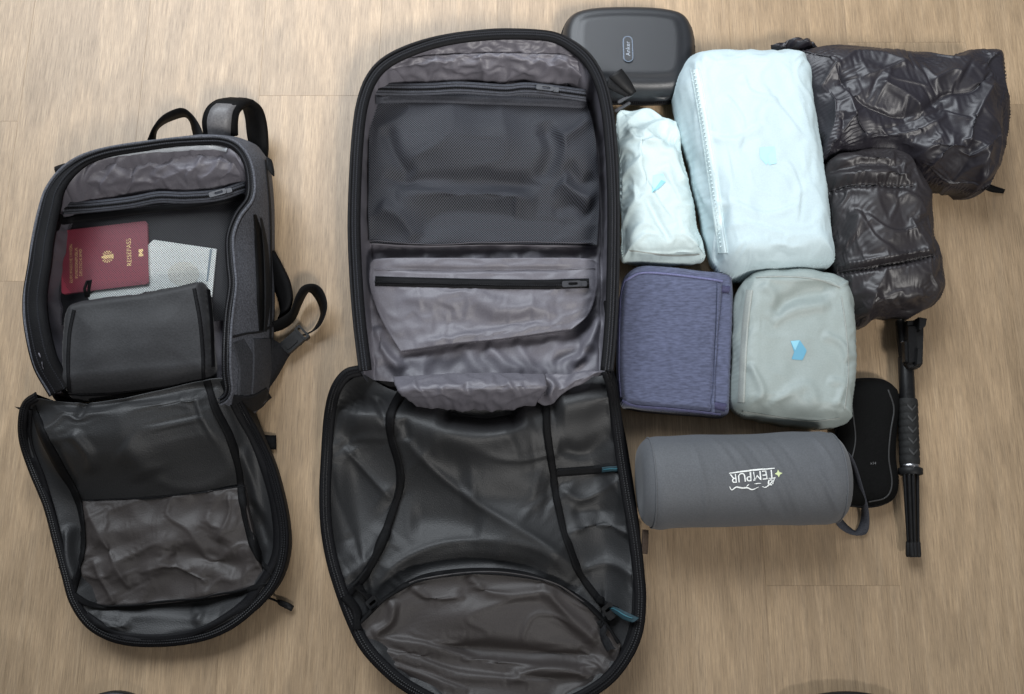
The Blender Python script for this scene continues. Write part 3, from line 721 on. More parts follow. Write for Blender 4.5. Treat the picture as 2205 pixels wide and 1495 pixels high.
# ------------------------------------------------------------------ selfie stick tripod
t = thing('tripod_stick', 'black folded selfie stick tripod lying upright in the picture at right', 'tripod', P(1958, 950, 0))
ZT = .021
def axis(pa, pb, n=2): return cr(np.array([P(*pa), P(*pb)]), n)
def lathe_on(name, a, b, prof, mat, n=20, par=None):
    """rounded stick part along a-b: prof = [(along 0..1, radius)]"""
    ax = b - a; L = np.linalg.norm(ax); ax /= L; s_ = np.cross(ax, [0, 0, 1.0]); s_ /= np.linalg.norm(s_); u_ = np.cross(s_, ax)
    th = np.linspace(0, 2 * math.pi, n, endpoint=False); V = []
    for al, r in prof: V += [a + ax * L * al + (s_ * math.cos(q) + u_ * math.sin(q)) * r for q in th]
    k = len(prof); Fc = gfaces(k, n, wrap=True, flip=False) + [tuple(range(n)), tuple((k - 1) * n + j for j in range(n - 1, -1, -1))]
    return mesh(name, V, Fc, mat, par or t, smooth=True)
a = P(1954, 860, ZT); b_ = P(1959, 1003, ZT)
pr = [(0, .0125), (.01, .0133)]
for k in range(9): q = .03 + k * .105; pr += [(q, .0136), (q + .045, .0140), (q + .075, .0140), (q + .09, .0133)]
pr += [(.99, .0136), (1, .0125)]
lathe_on('grip', a, b_, pr, cloth('rubber grip', (.012, .012, .012), .7, .3, 200, .5, 260, .3))
# raised chevrons on the grip
gm = M['plastic_matt']
for k in range(5):
    c = a + (b_ - a) * (.14 + .165 * k); ax = unit(b_ - a); s_ = np.cross(ax, [0, 0, 1.0])
    V = []; 
    for sx, sy in ((-.006, -.004), (0, .003), (.006, -.004), (.006, -.0005), (0, .0065), (-.006, -.0005)):
        zz = math.sqrt(max(.0141 ** 2 - sx ** 2, 0)); V.append(c + s_ * sx + ax * sy + np.array([0, 0, zz + .0006]))
    mesh('grip_chevron', V, [(0, 1, 4, 5), (1, 2, 3, 4)], plain('grip mark', (.03, .03, .03), .6), t, smooth=False)
lathe_on('tube', P(1950, 770, ZT), P(1954, 862, ZT), [(0, .0105), (.03, .0108), (.97, .0108), (1, .0105)], M['plastic'])
lathe_on('tube', P(1938, 690, ZT + .002), P(1950, 800, ZT), [(0, .006), (.04, .0072), (1, .0072)], M['plastic'])
lathe_on('steel_ring', P(1959, 1001, ZT), P(1959.5, 1008, ZT), [(0, .0130), (.1, .0136), (.9, .0136), (1, .0130)], M['steel'])
lathe_on('leg_collar', P(1960, 1008, ZT), P(1961, 1023, ZT), [(0, .015), (.08, .0165), (.9, .0165), (1, .015)], M['plastic_matt'])
for i, (x0, z0, x1, z1) in enumerate(((1948, .028, 1957, .014), (1957, .034, 1963.5, .018), (1966, .033, 1970, .017), (1975, .026, 1977, .013), (1962, .010, 1967, .006))):
    p0 = P(x0, 1020, z0); p1 = P(x1, 1190, z1)
    lg = lathe_on('leg', p0, p1, [(0, .0024), (.02, .0028), (.85, .0024), (1, .0024)], M['plastic'], 10)
    lathe_on('foot', p0 + (p1 - p0) * .86, P(x1, 1200, z1), [(0, .0028), (.1, .0034), (.8, .0042), (.95, .0038), (1, .0024)], M['plastic_matt'], 12, lg)
# phone clamp on top
def plate(name, pxs, z0, z1, mat, par, bev=.0015): return box_prism(name, [P(x, y, (z0 + z1) / 2)[:2] for x, y in pxs][::-1], z0, z1, mat, par, bev)
cl = plate('phone_clamp', [(1948, 694), (1984, 692), (1982, 786), (1976, 794), (1952, 795), (1946, 786)], .022, .040, M['plastic_matt'], t)
plate('clamp_pad', [(1954, 702), (1973, 701), (1972, 782), (1955, 784)], .040, .0435, M['plastic'], cl)
plate('clamp_jaw', [(1972, 687), (1990, 690), (1987, 706), (1976, 716), (1972, 712)], .030, .052, M['plastic_matt'], cl)
plate('clamp_jaw', [(1970, 754), (1979, 755), (1978, 788), (1968, 790)], .030, .050, M['plastic_matt'], cl)
plate('clamp_rail', [(1944, 736), (1951, 736), (1952, 782), (1946, 780)], .034, .045, M['plastic'], cl)
V, Fc = slab(.004, .004, .002, .0018); frame_mesh('screw', V, Fc, P(1943, 738, .030), (1, 0, 0), (0, 1, 0), (0, 0, 1), M['steel'], cl)

# ------------------------------------------------------------------ brown-black packed down bag
o = [(1772, 360), (1815, 336), (1860, 330), (1915, 333), (1955, 352), (1980, 390), (1996, 430), (2002, 500), (2016, 545), (2026, 600), (2022, 640), (1985, 672, .04), (1930, 690, .03), (1880, 692, .03), (1838, 712, .015), (1815, 680, .03), (1800, 600), (1785, 500), (1775, 420)]
t = thing('packed_jacket', 'shiny brown black bundle with gathered seam, below the black sack', 'stuff sack', P(1900, 510, 0))
X, sk, D = blob(o, (0, 4, 10, 14), .105, .05, .06, 120, 150)
for f, a, w, m in (([(1775, 378), (1850, 352), (1950, 356)], -.008, 8, 'g'), ([(1780, 412), (1850, 395), (1975, 398)], -.009, 8, 'g'), ([(1780, 388), (1860, 372), (1965, 376)], .006, 12, 'g'), ([(1775, 350), (1850, 338), (1930, 342)], .004, 10, 'g'),
                   ([(1860, 460), (1920, 500), (1980, 490)], .007, 14, 's'), ([(1840, 450), (1890, 520), (1960, 560)], .006, 14, 's'), ([(1800, 540), (1835, 500), (1850, 450)], .006, 14, 'g'),
                   ([(1940, 410), (1975, 430), (1995, 470)], .006, 10, 's'), ([(1960, 470), (1985, 510), (2000, 540)], .004, 9, 'g'), ([(1790, 590), (1900, 570), (2018, 548)], -.010, 7, 'g'), ([(1795, 575), (1900, 556), (2016, 535)], .004, 8, 'g'),
                   ([(1840, 680), (1920, 650), (2010, 640)], .008, 18, 'g'), ([(1930, 640), (1960, 665), (1985, 640)], -.006, 9, 'g'), ([(1850, 620), (1890, 640), (1900, 690)], .005, 12, 'g'), ([(1895, 375), (1898, 395)], -.004, 6, 'g')):
    fold(X, f, a, w, m)
X = crumple(X, .06, .06, 140, .006, .045, .0026, 14, 41, ridge=.5, post=0)
# gathers either side of the drawn seam
Q = PX(X); dd, _, al = seg_dist(Q, cr(np.array([(1790, 588), (1900, 568), (2018, 546)], float), 20)); X[..., 2] += .0022 * np.sin(al * 150) * np.exp(-(dd / 12) ** 2)
dd, _, al = seg_dist(Q, cr(np.array([(1780, 413), (1850, 396), (1975, 399)], float), 20)); X[..., 2] += .0012 * np.sin(al * 90 + 1) * np.exp(-(dd / 12) ** 2)
grid_obj('padded_shell', X, M['bag_brown'], t, sk, bvh='brown')
tube('drawn_seam', [hit(*q, 'brown', .0003)[0] for q in cr(np.array([(1800, 586), (1900, 569), (2015, 548)], float), 60)], .0012, M['bag_brown'], t, n=6)
tube('drawn_seam', [hit(*q, 'brown', .0003)[0] for q in cr(np.array([(1785, 412), (1850, 397), (1970, 400)], float), 60)], .0010, M['bag_brown'], t, n=6)

# ------------------------------------------------------------------ black nylon stuff sack
o = [(1700, 130), (1735, 118), (1790, 112), (1850, 116), (1920, 122), (1990, 128), (2060, 124), (2096, 116), (2128, 120), (2146, 132), (2152, 165), (2163, 230), (2162, 285), (2150, 345), (2132, 395), (2110, 415), (2060, 426, .02), (2020, 418, .02), (1985, 402, .03), (1960, 370), (1920, 345), (1860, 335), (1800, 345), (1768, 352), (1755, 300), (1735, 215)]
t = thing('stuff_sack', 'large glossy black stuff sack at top right', 'stuff sack', P(1960, 260, 0))
X, sk, D = blob(o, (0, 9, 15, 23), .105, .05, .055, 190, 150)
for f, a, w, m in (([(1802, 130), (1815, 170), (1850, 215), (1930, 245), (1990, 240)], -.012, 14, 'g'), ([(1815, 180), (1840, 250), (1870, 320)], .010, 12, 's'), ([(1885, 178), (1940, 205), (1988, 240)], .012, 12, 's'),
                   ([(1850, 170), (1910, 150), (1960, 130)], .006, 12, 'g'), ([(1990, 235), (2040, 200), (2100, 190), (2140, 150)], -.010, 16, 'g'), ([(1900, 280), (1990, 250), (2060, 225)], -.006, 16, 'g'), ([(1860, 300), (1950, 290), (2040, 250)], .006, 18, 'g'),
                   ([(2000, 180), (2050, 155), (2075, 165)], .008, 13, 't'), ([(2145, 170), (2100, 250), (2080, 330)], .010, 12, 't'), ([(2070, 340), (2110, 330), (2160, 290)], .008, 8, 's'), ([(1985, 380), (2040, 330), (2085, 315)], .010, 10, 's'),
                   ([(1960, 350), (2010, 320), (2070, 318)], .008, 12, 'g'), ([(2040, 400), (2090, 340), (2095, 300)], -.008, 8, 'g'), ([(2110, 400), (2120, 350), (2150, 300)], .006, 8, 's'), ([(1770, 340), (1795, 260), (1790, 200)], .008, 10, 't'),
                   ([(1775, 350), (1800, 300), (1830, 330)], .006, 9, 'g'), ([(1760, 200), (1790, 150), (1810, 130)], .006, 9, 's'), ([(2000, 390), (2060, 400), (2110, 400)], .006, 8, 'g'), ([(1820, 240), (1815, 290), (1800, 330)], -.007, 8, 'g'),
                   ([(2020, 240), (2060, 250), (2090, 255)], .005, 7, 's'), ([(1930, 320), (1990, 315), (2040, 290)], .004, 9, 'g')):
    fold(X, f, a, w * 1.4, 'v' if abs(a) >= .006 else m)
X = crumple(X, .05, .05, 140, .006, .05, .0032, 21, 51, ridge=.6, post=0)
grid_obj('sack_body', X, M['bag_black'], t, sk, bvh='sack')
# knotted neck at the upper left
Xn = patch([(1660, 100, .045), (1690, 90, .05), (1720, 84, .055), (1748, 92, .05), (1765, 112, .05)], [(1672, 128, .012), (1700, 132, .02), (1720, 140, .03), (1745, 138, .035), (1772, 128, .04)],
           [(1660, 100, .045), (1662, 115, .035), (1672, 128, .012)], [(1765, 112, .05), (1772, 120, .045), (1772, 128, .04)], 60, 30)
bump(Xn, 1725, 105, 22, 14, .022); bump(Xn, 1685, 110, 20, 12, .012); fold(Xn, [(1705, 88), (1708, 112), (1720, 140)], -.014, 7)
Xn = crumple(Xn, .10, .12, 110, .008, .06, .003, 9, 52)
grid_obj('knotted_neck', Xn, M['bag_black'], t, [(.004, None, -.012), (.012, .012, 0)])
band2('pull_loop', PP([(2120, 392, .02), (2145, 402, .01), (2164, 408, .004)]), PP([(2112, 404, .02), (2135, 414, .008), (2160, 417, .002)]), .002, M['web'], t, n=14)

# ------------------------------------------------------------------ rounded dark things cut off by the lower edge of the picture
def toe(px0, px1, py_top, name, lab):
    xc = (px0 + px1) / 2; w = (px1 - px0)
    o = [(px0 - 40, py_top + 120), (px0 + .05 * w, py_top + 30), (px0 + .25 * w, py_top + 8), (xc, py_top), (px1 - .25 * w, py_top + 8), (px1 - .05 * w, py_top + 30), (px1 + 40, py_top + 120), (px1 + 50, py_top + 300), (xc + 60, py_top + 420), (xc, py_top + 430), (xc - 60, py_top + 420), (px0 - 50, py_top + 300)]
    X, sk, D = blob(o, (1, 5, 8, 10), .045, .02, .05, 50, 60)
    th = thing(name, lab, 'shoe', P(xc, py_top + 150, 0), 'shoe tips at the lower edge')
    grid_obj('upper', X, M['shell'], th, sk)
    c = cr(PP([(p[0], p[1], .012) for p in o]), 90, True); sweep('sole', c, flat(.006, .018), M['plastic_matt'], th, closed=True)
toe(170, 325, 1493, 'shoe', 'dark rounded shoe tip cut off by the lower left edge')
toe(1690, 1960, 1495, 'shoe', 'dark rounded shoe tip cut off by the lower right edge')

# ------------------------------------------------------------------ big backpack
t = BIG = thing('backpack', 'large charcoal backpack opened flat in the centre, lid folded down', 'backpack', P(1040, 600, 0), 'opened backpacks')
ZR = .112
RIM = [(776, 800), (764, 700), (756, 600), (752, 500), (754, 400), (760, 300), (770, 225), (790, 168), (825, 128), (885, 98), (960, 78), (1050, 67), (1120, 66), (1188, 72), (1232, 90), (1272, 122), (1300, 170), (1317, 235), (1326, 320), (1331, 430), (1331, 550), (1328, 660), (1323, 740), (1317, 800)]
rim = cr(PP(RIM, ZR), 220)
base = rim.copy(); c0 = base.mean(0); base[:, :2] = c0[:2] + (base[:, :2] - c0[:2]) * .985; base[:, 2] = .001
mid_ = (rim + base) / 2; mid_[:, :2] = c0[:2] + (mid_[:, :2] - c0[:2]) * 1.012
lo_ = base * .75 + rim * .25; lo_[:, :2] = c0[:2] + (lo_[:, :2] - c0[:2]) * 1.008
G = np.stack([rim, mid_, lo_, base], 0)
mesh('shell', G, gfaces(4, len(rim)), M['shell'], t, bvh='bshell')
# lining: floor of the bag and its inner walls in one sheet
us = dense(120, .72); vs = np.concatenate([dense(60, .6)[:30] * .6, np.linspace(.18, 1, 101)]); vs = np.unique(np.round(vs, 5))
X = patch([(800, 150), (845, 118), (900, 98), (960, 84), (1050, 74), (1120, 73), (1190, 80), (1235, 102), (1280, 148)],
          [(782, 806, .075), (900, 818, .06), (1050, 818, .055), (1180, 812, .06), (1312, 804, .075)],
          [(800, 150), (776, 225), (764, 320), (760, 450), (762, 600), (770, 700), (782, 806, .075)],
          [(1280, 148), (1312, 235), (1322, 330), (1326, 450), (1325, 600), (1320, 720), (1312, 806, .075)], 0, 0, ZR - .004, us, vs)
bl = X[:, 0]; br = X[:, -1]; tp = X[0]
def dto(c):
    D = np.full(X.shape[:2], 1e9)
    for q in resample(c, 90): D = np.minimum(D, np.hypot(X[..., 0] - q[0], X[..., 1] - q[1]))
    return D
Dl, Dr, Dt = dto(bl), dto(br), dto(tp)
zf = .016 + .022 * sstep(vs[:, None] * np.ones_like(us)[None], .55, 1)
wall = np.maximum.reduce([1 - sstep(Dl, .0, .011), 1 - sstep(Dr, .0, .011), (1 - sstep(Dt, .002, .030)) ** 1.0])
X[..., 2] = zf + (X[..., 2] - zf) * wall
for f, a, w, m in (([(800, 170), (1000, 150), (1250, 165)], .008, 9, 's'), ([(860, 120), (1050, 100), (1230, 110)], .006, 7, 'g'), ([(1180, 130), (1230, 150), (1270, 190)], .006, 8, 's'),
                   ([(860, 760), (1000, 735), (1180, 720), (1290, 690)], -.006, 14, 'g'), ([(1050, 740), (1090, 780), (1130, 800)], .009, 12, 's'), ([(1110, 730), (1150, 790), (1180, 800)], .006, 10, 's'),
                   ([(810, 700), (830, 760), (870, 800)], .010, 12, 'g'), ([(1230, 790), (1270, 740), (1290, 680)], .012, 12, 'g'), ([(1190, 780), (1230, 760), (1280, 755)], -.006, 9, 'g'), ([(790, 660), (800, 740), (820, 790)], .006, 9, 'g')):
    fold(X, f, a, w, m)
X = crumple(X, .075, .035, 130, .008, .08, .0026, 9, 61, pin=edge_pin(X))
grid_obj('lining', X, M['lining'], t, bvh='blin')
# mesh pocket over the back panel
Xm = patch([(803, 200, .052), (900, 198, .05), (1100, 204, .05), (1262, 214, .055)], [(795, 522, .036), (900, 527, .036), (1100, 525, .036), (1286, 527, .040)],
           [(803, 200, .052), (797, 300, .045), (794, 420, .042), (795, 522, .036)], [(1262, 214, .055), (1280, 300, .05), (1290, 420, .046), (1286, 527, .040)], 120, 100)
bump(Xm, 1000, 310, 190, 70, .034); bump(Xm, 1230, 330, 60, 60, .016); bump(Xm, 840, 460, 70, 40, .010)
for f, a, w, m in (([(830, 370), (900, 395), (1050, 392), (1170, 395)], -.016, 20, 'g'), ([(850, 420), (950, 415), (1060, 425), (1160, 440)], .016, 24, 'g'), ([(900, 480), (1000, 470), (1150, 495), (1250, 470)], -.009, 20, 'g'),
                   ([(1170, 260), (1190, 320), (1160, 390)], -.011, 18, 'g'), ([(1200, 390), (1240, 420), (1280, 440)], .012, 20, 'g'), ([(1200, 300), (1240, 280), (1275, 250)], .007, 16, 'g'), ([(1190, 460), (1230, 440), (1270, 470)], -.008, 14, 'g'),
                   ([(830, 270), (850, 330), (890, 380)], -.008, 18, 'g'), ([(1220, 350), (1250, 390), (1280, 380)], -.006, 12, 'g'), ([(810, 440), (860, 470), (900, 520)], .007, 18, 'g')):
    fold(Xm, f, a, w, m)
Xm = crumple(Xm, .035, .035, 110, .008, .10, .0030, 20, 62, pin=edge_pin(Xm), post=2)
Xm[1:-1, 1:-1, 2] = np.maximum(Xm[1:-1, 1:-1, 2], .0335)
mo = grid_obj('mesh_pocket', Xm, M['mesh'], t, bvh='bmesh')
# dark padded panel behind the mesh
Xb = Xm.copy(); Xb[..., 2] = np.maximum(Xb[..., 2] - .004, .0285); grid_obj('pocket_backing', Xb, cloth('dark pocket backing', (.007, .0073, .009), .7, .1, 300, .1, 400, .3), t)
ribbon_on('mesh_binding', [(806, 214), (900, 213), (1050, 217), (1180, 221), (1268, 226)], 17, ['bmesh', 'blin'], M['tape'], t, lift=.0022, n=80)
zl, midz = zip_free('pocket_zip', [(806, 192, .070), (870, 193, .071), (930, 192, .073), (985, 189, .075), (1040, 192, .073), (1090, 195, .072), (1130, 191, .074), (1180, 195, .072), (1262, 206, .070)], 26, M['tape'], M['coil'], t, n=90)
slider(zl, midz[-14] + [0, 0, .002], midz[-4] - midz[-16], M['metal'], 1.0)
ribbon_on('pocket_binding', [(797, 523), (900, 530), (1050, 527), (1200, 529), (1286, 531)], 8, ['bmesh', 'blin'], M['lining'], t, lift=.003, n=70)
# slack lining sagging from the top wall above the pocket zip
Xs = patch([(812, 142, .092), (860, 128, .096), (1000, 116, .098), (1150, 116, .098), (1240, 126, .096), (1282, 158, .090)], [(804, 174, .062), (900, 176, .060), (1050, 173, .060), (1180, 175, .060), (1274, 186, .064)],
           [(812, 142, .092), (806, 160, .080), (804, 174, .062)], [(1282, 158, .090), (1282, 172, .078), (1274, 186, .064)], 130, 44)
Xs[..., 2] += .012 * np.sin(math.pi * even(44))[:, None] ** .7
for f, a, w, m in (([(830, 165), (900, 145), (960, 140)], .007, 12, 'v'), ([(1030, 120), (1040, 150), (1045, 180)], .007, 10, 'v'), ([(1080, 125), (1090, 155), (1080, 180)], -.006, 9, 'g'), ([(1150, 130), (1200, 155), (1260, 165)], .009, 12, 'v'), ([(1190, 125), (1230, 150), (1262, 185)], .009, 10, 'v'), ([(1220, 130), (1255, 150), (1275, 165)], -.006, 7, 'g')):
    fold(Xs, f, a, w, m)
Xs = crumple(Xs, .07, .05, 120, .006, .08, .003, 9, 68, pin=edge_pin(Xs, 1, 0, 1, 1))
grid_obj('lining_fold', Xs, M['lining'], t, [(.001, None, -.006)], bvh='bfold')
Xt = patch([(858, 112, .106), (960, 94, .108), (1050, 86, .108), (1130, 86, .108), (1200, 92, .107), (1250, 116, .104)], [(850, 126, .094), (960, 116, .094), (1050, 112, .094), (1150, 114, .094), (1250, 126, .094)],
           [(858, 112, .106), (852, 118, .1), (850, 126, .094)], [(1250, 116, .104), (1252, 120, .1), (1250, 126, .094)], 110, 20)
Xt = crumple(Xt, .06, .06, 100, .006, .08, .0025, 7, 69, pin=edge_pin(Xt, 1, 0, 1, 1)); grid_obj('lining_hem', Xt, M['lining'], t, [(.001, None, -.006)])
# zipped inner pocket below
Xp = patch([(797, 566, .052), (830, 556, .056), (1050, 556, .058), (1250, 556, .058), (1288, 566, .054)], [(862, 756, .044), (960, 742, .050), (1100, 726, .052), (1232, 708, .046)],
           [(797, 566, .052), (797, 620, .05), (822, 690, .046), (862, 756, .044)], [(1288, 566, .054), (1286, 620, .05), (1268, 676, .046), (1232, 708, .046)], 120, 84)
for f, a, w, m in (([(830, 578), (1000, 580), (1260, 578)], -.005, 5, 'g'), ([(850, 650), (1000, 640), (1080, 665), (1200, 660)], .008, 22, 'g'), ([(930, 690), (1050, 700), (1180, 680)], -.006, 20, 'g'), ([(890, 740), (1000, 725), (1200, 700)], .004, 9, 'g')):
    fold(Xp, f, a, w, m)
Xp = crumple(Xp, .030, .014, 110, .010, .06, .0012, 10, 63, pin=edge_pin(Xp, 1, 0, 1, 1), wl2=9)
grid_obj('inner_pocket', Xp, M['lining'], t, [(0, None, -.004), (.003, None, -.010), (.004, None, -.022)], bvh='bpock')
zl, midz = zip_line('pocket_zip', [(808, 606), (920, 609), (1050, 612), (1170, 613), (1268, 610)], 20, ['bpock', 'blin'], M['tape_black'], M['coil'], t, lift=.0016, n=70)
slider(zl, midz[-3] + [0, 0, .002], midz[-3] - midz[-10], M['metal'], 1.05)
ribbon_on('seam', [(805, 580), (900, 582), (1050, 583), (1200, 580), (1280, 578)], 2, 'bpock', M['lining'], t, lift=.0012, sm=2)
# rim band and its zip
def rimband(path, w, th, parent, mat, coil_mat, closed=False):
    b = sweep('zip_tape', path, [(-w / 2, -th * .6), (-w / 2, -th * .1), (-w * .3, th * .35), (0, th * .5), (w * .3, th * .35), (w / 2, -th * .1), (w / 2, -th * .6)], mat, parent, closed=closed)
    T = np.gradient(path, axis=0); S = np.cross(T, [0, 0, 1.0]); S /= np.linalg.norm(S, axis=1, keepdims=True) + 1e-9
    for s_ in (-1, 1):
        p = path + S * s_ * w * .12; p[:, 2] += th * .5; coil(p, .0014, coil_mat, b, closed)
    return b
rimc = rim.copy(); cc = rim.mean(0)
dirs = cc[:2] - rim[:, :2]; Tn = np.gradient(rim, axis=0); inw = np.stack([Tn[:, 1], -Tn[:, 0]], -1); inw /= np.linalg.norm(inw, axis=1, keepdims=True)
sgn = np.sign((inw * dirs).sum(1, keepdims=True)); inw *= sgn
rimc[:, :2] += inw * .007; rimc[:, 2] += smooth_noise((1, 220), 20, 4)[0] * .0012
rimband(rimc, .017, .004, t, M['tape_black'], M['coil_grey'])
# piping where the shell meets the tape
tube('piping', rim + [0, 0, .0015], .0022, M['shell_dark'], t, n=8)
for px, py, rot in ((776, 292, 86), (1312, 290, 95), (1306, 668, 96)):
    c = P(px, py, ZR - .016); d = np.array([math.cos(R(rot)), math.sin(R(rot)), 0]); s_ = np.array([-d[1], d[0], 0])
    V, Fc = slab(.006, .026, .004, .0025, hole=(.0022, .014, 0)); frame_mesh('side_loop', V, Fc, c, s_, d, (0, 0, 1), M['web'], t)
# twin zip pulls hanging over the hard case
zp = band2('zip_pull', PP([(1312, 166, .118), (1338, 190, .112), (1358, 206, .106)]), PP([(1338, 148, .118), (1356, 172, .113), (1370, 198, .107)]), .004, M['plastic_matt'], t, n=10)
band2('zip_pull', PP([(1306, 186, .115), (1328, 200, .108), (1350, 210, .102)]), PP([(1314, 162, .115), (1338, 186, .11), (1358, 204, .105)]), .004, M['web_grey'], t, n=10)
pa, pb = P(1331, 222, .098), P(1364, 202, .105); s_ = unit(np.cross(pb - pa, [0, 0, 1]))
V, Fc = slab(.0045, np.linalg.norm(pb - pa), .002, .002); frame_mesh('metal_puller', V, Fc, (pa + pb) / 2, s_, unit(pb - pa), np.cross(s_, unit(pb - pa)), M['metal'], t)
frame_mesh('metal_puller', V, Fc, (pa + pb) / 2 + np.array([-.004, -.010, -.008]), s_, unit(pb - pa), np.cross(s_, unit(pb - pa)), M['metal'], t)

# fabric hinge between body and lid
Xh = patch([(774, 780, .030), (1050, 784, .030), (1320, 780, .030)], [(752, 862, .022), (1050, 880, .022), (1328, 860, .022)], [(774, 780, .030), (760, 820, .026), (752, 862, .022)], [(1320, 780, .030), (1326, 820, .026), (1328, 860, .022)], 30, 10)
grid_obj('hinge_panel', Xh, M['shell_dark'], t)
# folded-down lid
LID = [(776, 788), (742, 798), (716, 832), (702, 885), (695, 955), (690, 1050), (692, 1130), (703, 1200), (723, 1270), (748, 1338), (780, 1400), (835, 1458), (885, 1494), (955, 1528), (1050, 1548), (1150, 1543), (1230, 1522), (1298, 1485), (1346, 1436), (1380, 1368), (1389, 1290), (1384, 1220), (1375, 1150), (1358, 1050), (1344, 960), (1334, 880), (1326, 825), (1316, 795)]
ZL = lambda y: .050 + .045 * sstep(y, 930, 800)
LID3 = [(x, y, float(ZL(y))) for x, y in LID]
lid = cr(PP(LID3), 240); lb = lid.copy(); lb[:, 2] = .001; lc = lid.mean(0); lm = (lid + lb) / 2; lm[:, :2] = lc[:2] + (lm[:, :2] - lc[:2]) * 1.01; lb[:, :2] = lc[:2] + (lb[:, :2] - lc[:2]) * .985
mesh('lid_shell', np.stack([lid, lm, lb], 0), gfaces(3, len(lid)), M['shell_dark'], t)
us = dense(160, .5); vs = dense(190, .35)
XL = patch([(782, 800, .046), (850, 838, .038), (930, 866, .032), (1040, 876, .030), (1140, 862, .034), (1220, 832, .042), (1310, 806, .050)],
           [(868, 1480, .045), (960, 1524, .045), (1050, 1540, .045), (1150, 1536, .045), (1270, 1496, .045)],
           [(782, 800, .046), (735, 840, .062), (706, 930, .052), (698, 1050, .046), (702, 1150, .046), (726, 1260, .046), (770, 1375, .046), (868, 1480, .045)],
           [(1310, 806, .050), (1326, 900, .058), (1345, 1000, .047), (1364, 1120, .046), (1376, 1250, .046), (1366, 1370, .046), (1330, 1440, .046), (1270, 1496, .045)], 0, 0, None, us, vs)
DD = np.full(XL.shape[:2], 1e9)
for q in np.concatenate([resample(XL[:, 0], 90), resample(XL[:, -1], 90), resample(XL[-1], 60)]): DD = np.minimum(DD, np.hypot(XL[..., 0] - q[0], XL[..., 1] - q[1]))
vv = vs[:, None] * np.ones_like(us)[None]
tgt = prof(vv, [0, .05, .09, .12, .16, .22, .30, 1], [.034, .052, .061, .062, .055, .034, .016, .012]); wl_ = 1 - sstep(DD, .002, .045)
XL[..., 2] = tgt + (XL[..., 2] - tgt) * wl_
for f, a, w, m in (([(712, 875), (760, 900), (820, 900), (880, 905), (940, 922), (1000, 938), (1080, 938), (1150, 905)], .016, 30, 'g'), ([(940, 890), (1040, 898), (1130, 885)], -.030, 22, 'g'),
                   ([(806, 850), (820, 880), (835, 915)], -.005, 9, 'g'), ([(864, 905), (876, 925), (880, 950)], -.005, 9, 'g'),
                   ([(860, 930), (930, 1010), (1010, 1075), (1090, 1125), (1180, 1180), (1260, 1245)], .020, 46, 'v'), ([(990, 1050), (1090, 1040), (1180, 1060)], .010, 40, 'g'),
                   ([(800, 1290), (850, 1220), (940, 1175), (1050, 1165), (1160, 1185), (1240, 1250)], .016, 60, 'v'), ([(850, 1258), (920, 1222), (1050, 1210), (1180, 1232)], -.007, 20, 'g'),
                   ([(712, 960), (720, 1080), (745, 1200)], -.008, 20, 'g'), ([(740, 960), (810, 1040), (850, 1080)], .012, 30, 'v'), ([(1190, 870), (1250, 862), (1330, 856)], .022, 34, 'g'), ([(1200, 960), (1260, 972), (1330, 930)], -.006, 18, 'g'),
                   ([(1200, 1050), (1255, 1075), (1335, 1030)], .011, 20, 'v'), ([(1220, 1150), (1290, 1130), (1360, 1160)], .010, 20, 'v'), ([(1250, 1230), (1310, 1215), (1370, 1250)], .010, 18, 'v'), ([(1230, 1105), (1280, 1098), (1340, 1105)], -.006, 14, 'g'),
                   ([(740, 1250), (790, 1210), (840, 1140)], .010, 22, 'v'), ([(900, 960), (960, 950), (1050, 985), (1150, 975)], .008, 34, 'g'), ([(880, 1120), (960, 1120), (1040, 1140)], -.006, 30, 'g')):
    fold(XL, f, a, w, m)
XL[..., 2] = np.maximum(XL[..., 2], .006)
XL = crumple(XL, .022, .022, 130, .006, .08, .0034, 34, 64, pin=edge_pin(XL, 0, 1, 1, 1), zmin=.004, ridge=.85)
grid_obj('lid_lining', XL, M['flap'], t, bvh='lid')
# lining roll hanging over the hinge
Xr = patch([(848, 812, .062), (950, 806, .066), (1060, 804, .066), (1170, 806, .064)], [(900, 878, .050), (980, 884, .046), (1080, 882, .046), (1152, 872, .05)],
           [(848, 812, .062), (862, 850, .075), (900, 878, .05)], [(1170, 806, .064), (1176, 840, .075), (1152, 872, .05)], 90, 50)
uu = even(90)[None]; vv = even(50)[:, None]; Xr[..., 2] += .036 * np.sin(math.pi * vv) ** .8 * (.6 + .4 * np.sin(math.pi * uu) ** .5)
for f, a, w, m in (([(890, 815), (900, 840), (930, 870)], .006, 8, 's'), ([(1000, 820), (1010, 850), (1000, 880)], -.004, 8, 'g'), ([(1090, 815), (1110, 845), (1130, 870)], .007, 7, 's'), ([(1120, 825), (1135, 850), (1140, 872)], .006, 6, 's'), ([(950, 830), (955, 860), (970, 880)], .004, 8, 'g')):
    fold(Xr, f, a, w, m)
Xr = crumple(Xr, .06, .03, 110, .012, .08, .0018, 9, 65, pin=edge_pin(Xr, 1, 0, 0, 0))
grid_obj('lining_roll', Xr, M['lining'], t, [(.006, None, -.012), (.012, None, -.03)], bvh='broll')
Xg = patch([(1166, 806, .064), (1200, 806, .07), (1250, 800, .08), (1306, 792, .095)], [(1156, 866, .058), (1180, 872, .06), (1230, 838, .078), (1308, 800, .094)],
           [(1166, 806, .064), (1158, 836, .07), (1156, 866, .058)], [(1306, 792, .095), (1310, 796, .095), (1308, 800, .094)], 50, 24)
fold(Xg, [(1166, 812), (1190, 835), (1180, 868)], .014, 10); fold(Xg, [(1200, 850), (1250, 818), (1300, 798)], .006, 8)
Xg = crumple(Xg, .06, .05, 90, .012, .08, .0018, 9, 66); grid_obj('gusset', Xg, M['lining'], t, [(.003, None, -.02)])
